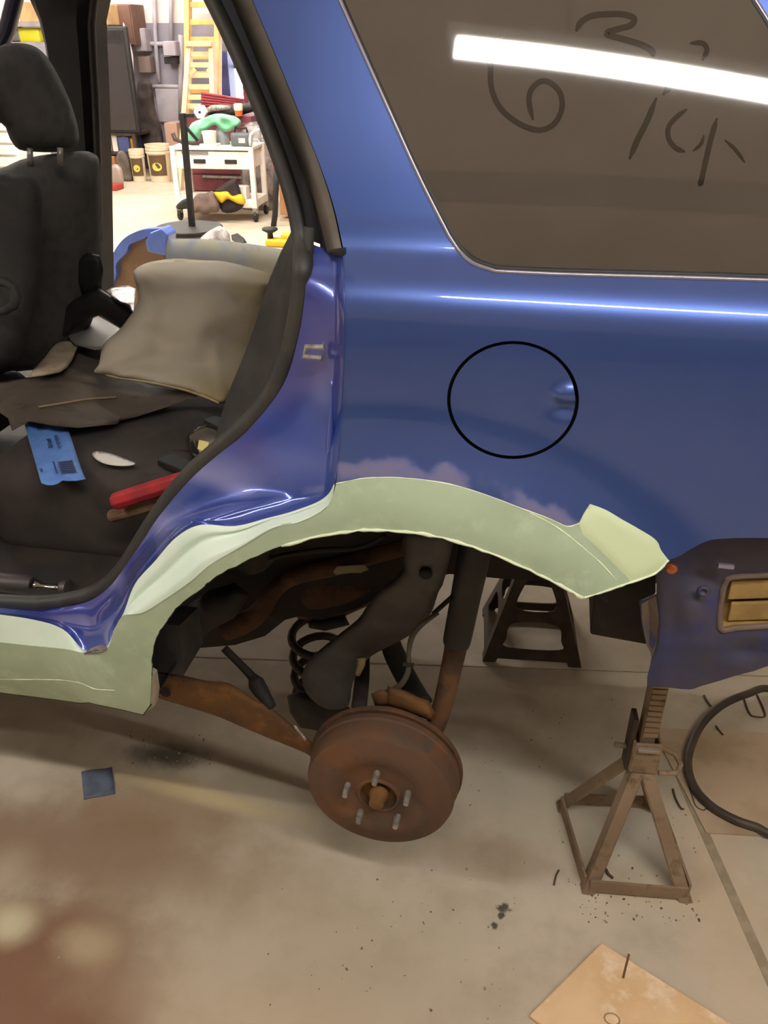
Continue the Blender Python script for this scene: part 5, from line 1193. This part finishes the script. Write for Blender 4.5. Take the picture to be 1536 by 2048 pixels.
# --- storage rack with the dark screen, boxes and pails
rk = thing('storage_rack', 'dark steel storage rack against the far wall holding boxes', 'rack', tuple(G(230, 362)[:2])+(0,))
RY = 9.85
xa, xb = P(160, 200, RY).x, P(256, 200, RY).x; sh1, sh2, sh3 = P(220, 266, RY).z, P(220, 304, RY).z, P(200, 50, RY+0.2).z
for x in (xa, xb):
    for y in (RY+0.03, RY+0.55): part('upright', MB().box((x, y, sh1/2), (0.04, 0.04, sh1)), M_STANDD, rk)
for z in (sh1, sh2): part('shelf', MB().box(((xa+xb)/2, RY+0.29, z-0.015), (xb-xa+0.04, 0.56, 0.03)), M_STANDD, rk)
xs3 = P(222, 50, RY+0.1).x
tag(finish('top_shelf', MB().prism([(xa-0.3, RY+0.05, sh3-0.03), (xs3, RY+0.05, sh3-0.03), (xs3, Y1-0.005, sh3-0.03), (xa-0.3, Y1-0.005, sh3-0.03)], (0, 0, 0.03)), M_STANDD, None), 'dark wall shelf above the dark screen, under the tan carton', 'shelf')
x0, x1, z0, z1 = prect(176, 52, 264, 262, RY-0.02)
scn = thing('dark_screen', 'tall dark glossy panel in a black frame standing on the storage rack', 'panel', ((x0+x1)/2, RY, sh1))
part('frame', rbox(((x0+x1)/2, RY+0.03, (sh1+z1)/2), (x1-x0, 0.06, z1-sh1), 0.02, 3), M_BLACK, scn, smooth=True, flat_angle=30)
part('glass', rbox(((x0+x1)/2-0.01, RY-0.003, (sh1+z1)/2), (x1-x0-0.06, 0.012, z1-sh1-0.07), 0.005, 2), mat('dark_glossy_glass', '#3a3638', 0.12, coat=1.0, metal=0.3), scn)
wpl = inflate('white_film', [(p.x, p.y) for p in sm([(246, 50), (250, 52), (258, 80), (266, 110), (268, 150), (272, 200), (268, 230), (264, 262), (258, 262), (256, 200), (252, 120)], 3, True)], mat('white_film_sheet', '#e8e0e0', 0.4, bump=0.6, bscale=20, bdist=0.01), None, RY+0.10, 0.04, 5, step=4, lump=0.02, lscale=10)
tag(wpl, 'strip of white plastic film along the right edge of the dark screen', 'film')
def carton(name, label, l, t, r, b, y, d, m, bottom=None, grp=None):
    mb = pbox(l, t, r, b, y, d, bottom); t_ = thing(name, label, 'box', tuple(sum(mb.v, Vector())/8)[:2]+(min(v.z for v in mb.v),), 0, grp)
    part('carton', mb, m, t_, bevel=0.006)
    x0 = min(v.x for v in mb.v); x1 = max(v.x for v in mb.v); zt = max(v.z for v in mb.v); zb = min(v.z for v in mb.v)
    part('tape', MB().box(((x0+x1)/2, y+d/2, zt+0.001), ((x1-x0)*0.14, d, 0.003)), mat('packing_tape', '#cbb48c', 0.3), t_)
    return t_
carton('tan_carton', 'tan carton on the dark wall shelf above the dark screen', 176, 8, 213, 50, RY+0.1, 0.4, M_TAN, sh3)
carton('brown_carton', 'orange-brown carton under the dark screen on the rack', 193, 268, 222, 302, RY+0.05, 0.4, mat('orange_brown_card', '#a8694a', 0.8), sh2)
carton('white_carton', 'white carton next to the orange-brown carton on the rack', 224, 268, 234, 302, RY+0.05, 0.4, M_WHITEP, sh2)
carton('blue_carton', 'blue carton at the right end of the middle rack shelf', 237, 274, 258, 302, RY+0.02, 0.35, mat('blue_card', '#3c4672', 0.7), sh2)
carton('floor_carton', 'brown carton on the floor beneath the storage rack', 190, 312, 232, 366, RY+0.0, 0.5, M_CARD, 0.0)
yl = lump_thing('yellow_gloves', 'yellow gloves on the end of the middle rack shelf', 'gloves', [(258, 300), (256, 285), (256, 272), (264, 275), (271, 288), (270, 298), (264, 300)], mat('glove_yellow', '#d6a82a', 0.7), RY+0.1, 0.04, 5, 0.01)
lump_thing('grey_sack', 'grey cloth sack slumped in front of the storage rack', 'sack', [(236, 345), (232, 318), (238, 302), (248, 303), (258, 318), (262, 340), (266, 362), (250, 364), (242, 358)], mat('sack_grey', '#6d625a', 0.95, col2='#5d534c', scale=8), RY-0.25, 0.08, 10, 0.03)
jg = inflate('plastic_jug', [(p.x, p.y) for p in sm([(218, 372), (217, 345), (222, 333), (230, 328), (238, 331), (245, 342), (246, 372)], 3, True)], mat('cloudy_jug', '#a8988c', 0.4), None, G(232, 372).y, 0.08, 9, step=4)
tag(jg, 'cloudy plastic jug on the floor beside the red tray', 'jug')
rp = G(218, 382); rt = solo('red_tray', 'low red tray on the floor at the foot of the front seat back', 'tray', rbox((rp.x-0.08, rp.y+0.1, 0.03), (0.34, 0.18, 0.06), 0.01, 2), mat('tray_red', '#a03a2a', 0.6))
def pail(label, pxc, pyb, wpx, hpx, lab=True):
    p = G(pxc, pyb); k = depth(p)/F; r = wpx/2*k; h = hpx*k/math.cos(PITCH)*0.93
    t = thing('pail', label, 'pail', (p.x, p.y+r, 0), 0, 'pails along the far wall')
    lpart('bucket', MB().lathe([(r*0.84, 0.0), (r*0.86, 0.01), (r*0.97, h*0.9), (r*0.92, h*0.9), (r*0.8, 0.02), (0, 0.02)], 28), mat('cream_pail', '#dccdb0', 0.5), t, smooth=True, flat_angle=40)
    for z in (0.78, 0.86, 0.95): lpart('rim_rib', MB().lathe([(r*0.95, h*z-0.012), (r*1.03, h*z-0.012), (r*1.03, h*z+0.012), (r*0.95, h*z+0.012)], 28, close=True), mat('cream_pail', ''), t, smooth=True, flat_angle=40)
    if lab:
        n = 12; rr_ = lambda z: r*lerp(0.86, 0.97, z)+0.003
        g = lambda a0, a1, z0, z1: MB().rows([[Vector((rr_(z)*math.cos(R(lerp(a0, a1, i/n))), rr_(z)*math.sin(R(lerp(a0, a1, i/n))), z*h)) for i in range(n+1)] for z in (z0, z1)])
        lpart('label', g(-125, -25, 0.18, 0.72), mat('brown_label', '#5d4630', 0.6), t, smooth=True)
        e = MB(); c0 = Vector((0, 0, 0)); pts = [(R(-78)+0.45*math.cos(q*math.pi/10), 0.42+0.11*math.sin(q*math.pi/10)) for q in range(20)]
        e.add([Vector(((rr_(z)+0.004)*math.cos(a), (rr_(z)+0.004)*math.sin(a), z*h)) for a, z in pts], [tuple(range(20))]); lpart('oval_mark', e, mat('yellow_mark', '#cfc45c', 0.5), t)
    return t
pail('cream pail with a brown label and yellow oval in front of the dark tarp', 313, 366, 46, 66)
pail('plain cream pail half hidden behind the white cart', 343, 356, 38, 56, False)
pail('small cream pail between the jug and the labelled pail', 274, 364, 30, 56)
lump_thing('dark_tarp', 'dark folded tarp hanging against the far wall above the labelled pail', 'tarp', [(272, 310), (272, 250), (273, 190), (276, 164), (292, 158), (304, 170), (308, 200), (314, 232), (322, 250), (328, 290), (322, 308), (300, 312)], mat('tarp_black', '#352c2a', 0.85, col2='#4a3f3a', scale=5), 10.35, 0.06, 6, 0.04, 9, 6)
carton('pink_carton', 'pinkish carton behind the pails, left of the cart', 331, 246, 356, 303, 10.1, 0.3, mat('pink_card', '#b39080', 0.8), 0.0)
# --- things seen past the front seat
wd = thing('drawer_unit', 'white drawer unit glimpsed between headrest and seat back', 'drawers', tuple(P(0, 300, 7.0)[:2])+(0,))
x0, x1, z0, z1 = prect(-60, 238, 35, 345, 7.0)
part('carcass', MB().box(((x0+x1)/2, 7.25, (z1+0.0)/2), (x1-x0, 0.5, z1)), M_WHITEP, wd, bevel=0.006)
nD = 9
for k in range(nD): part('drawer', MB().box(((x0+x1)/2, 6.99, z1*(k+0.5)/nD), (x1-x0-0.04, 0.03, z1/nD-0.02)), M_WHITEP, wd, bevel=0.004)
sh_ = thing('wall_shelf', 'grey steel shelf unit seen past the front headrest', 'shelf', tuple(P(40, 90, 8.6)[:2])+(0,))
x0, x1, z0, z1 = prect(-60, 10, 92, 92, 8.6)
for x in (x0, x1):
    for y in (8.62, 9.05): part('upright', MB().box((x, y, (z1+0.3)/2), (0.05, 0.05, z1+0.3)), M_GBOX, sh_)
zsA, zsB = P(60, 84, 8.6).z, P(60, 44, 8.7).z
for z in (zsA, zsB): part('shelf', MB().box(((x0+x1)/2, 8.83, z-0.02), (x1-x0+0.05, 0.5, 0.04)), M_GBOX, sh_)
carton('tan_parcel', 'tan parcel on the upper shelf above the yellow case', 36, 4, 76, 44, 8.65, 0.35, M_TAN, zsB)
solo('yellow_case', 'bright yellow case on the shelf past the headrest', 'case', rbox(P(68, 69, 8.75)+Vector((0, 0, -0.01)), (0.24, 0.2, 0.14), 0.03), mat('case_yellow', '#d8d232', 0.5), smooth=True)
lump_thing('grey_machine', 'grey bench machine left of the yellow case', 'machine', [(18, 84), (20, 62), (28, 48), (40, 42), (46, 60), (47, 84)], mat('machine_grey', '#77737c', 0.4, col2='#93909a', scale=10), 8.75, 0.1, 9, 0.02)
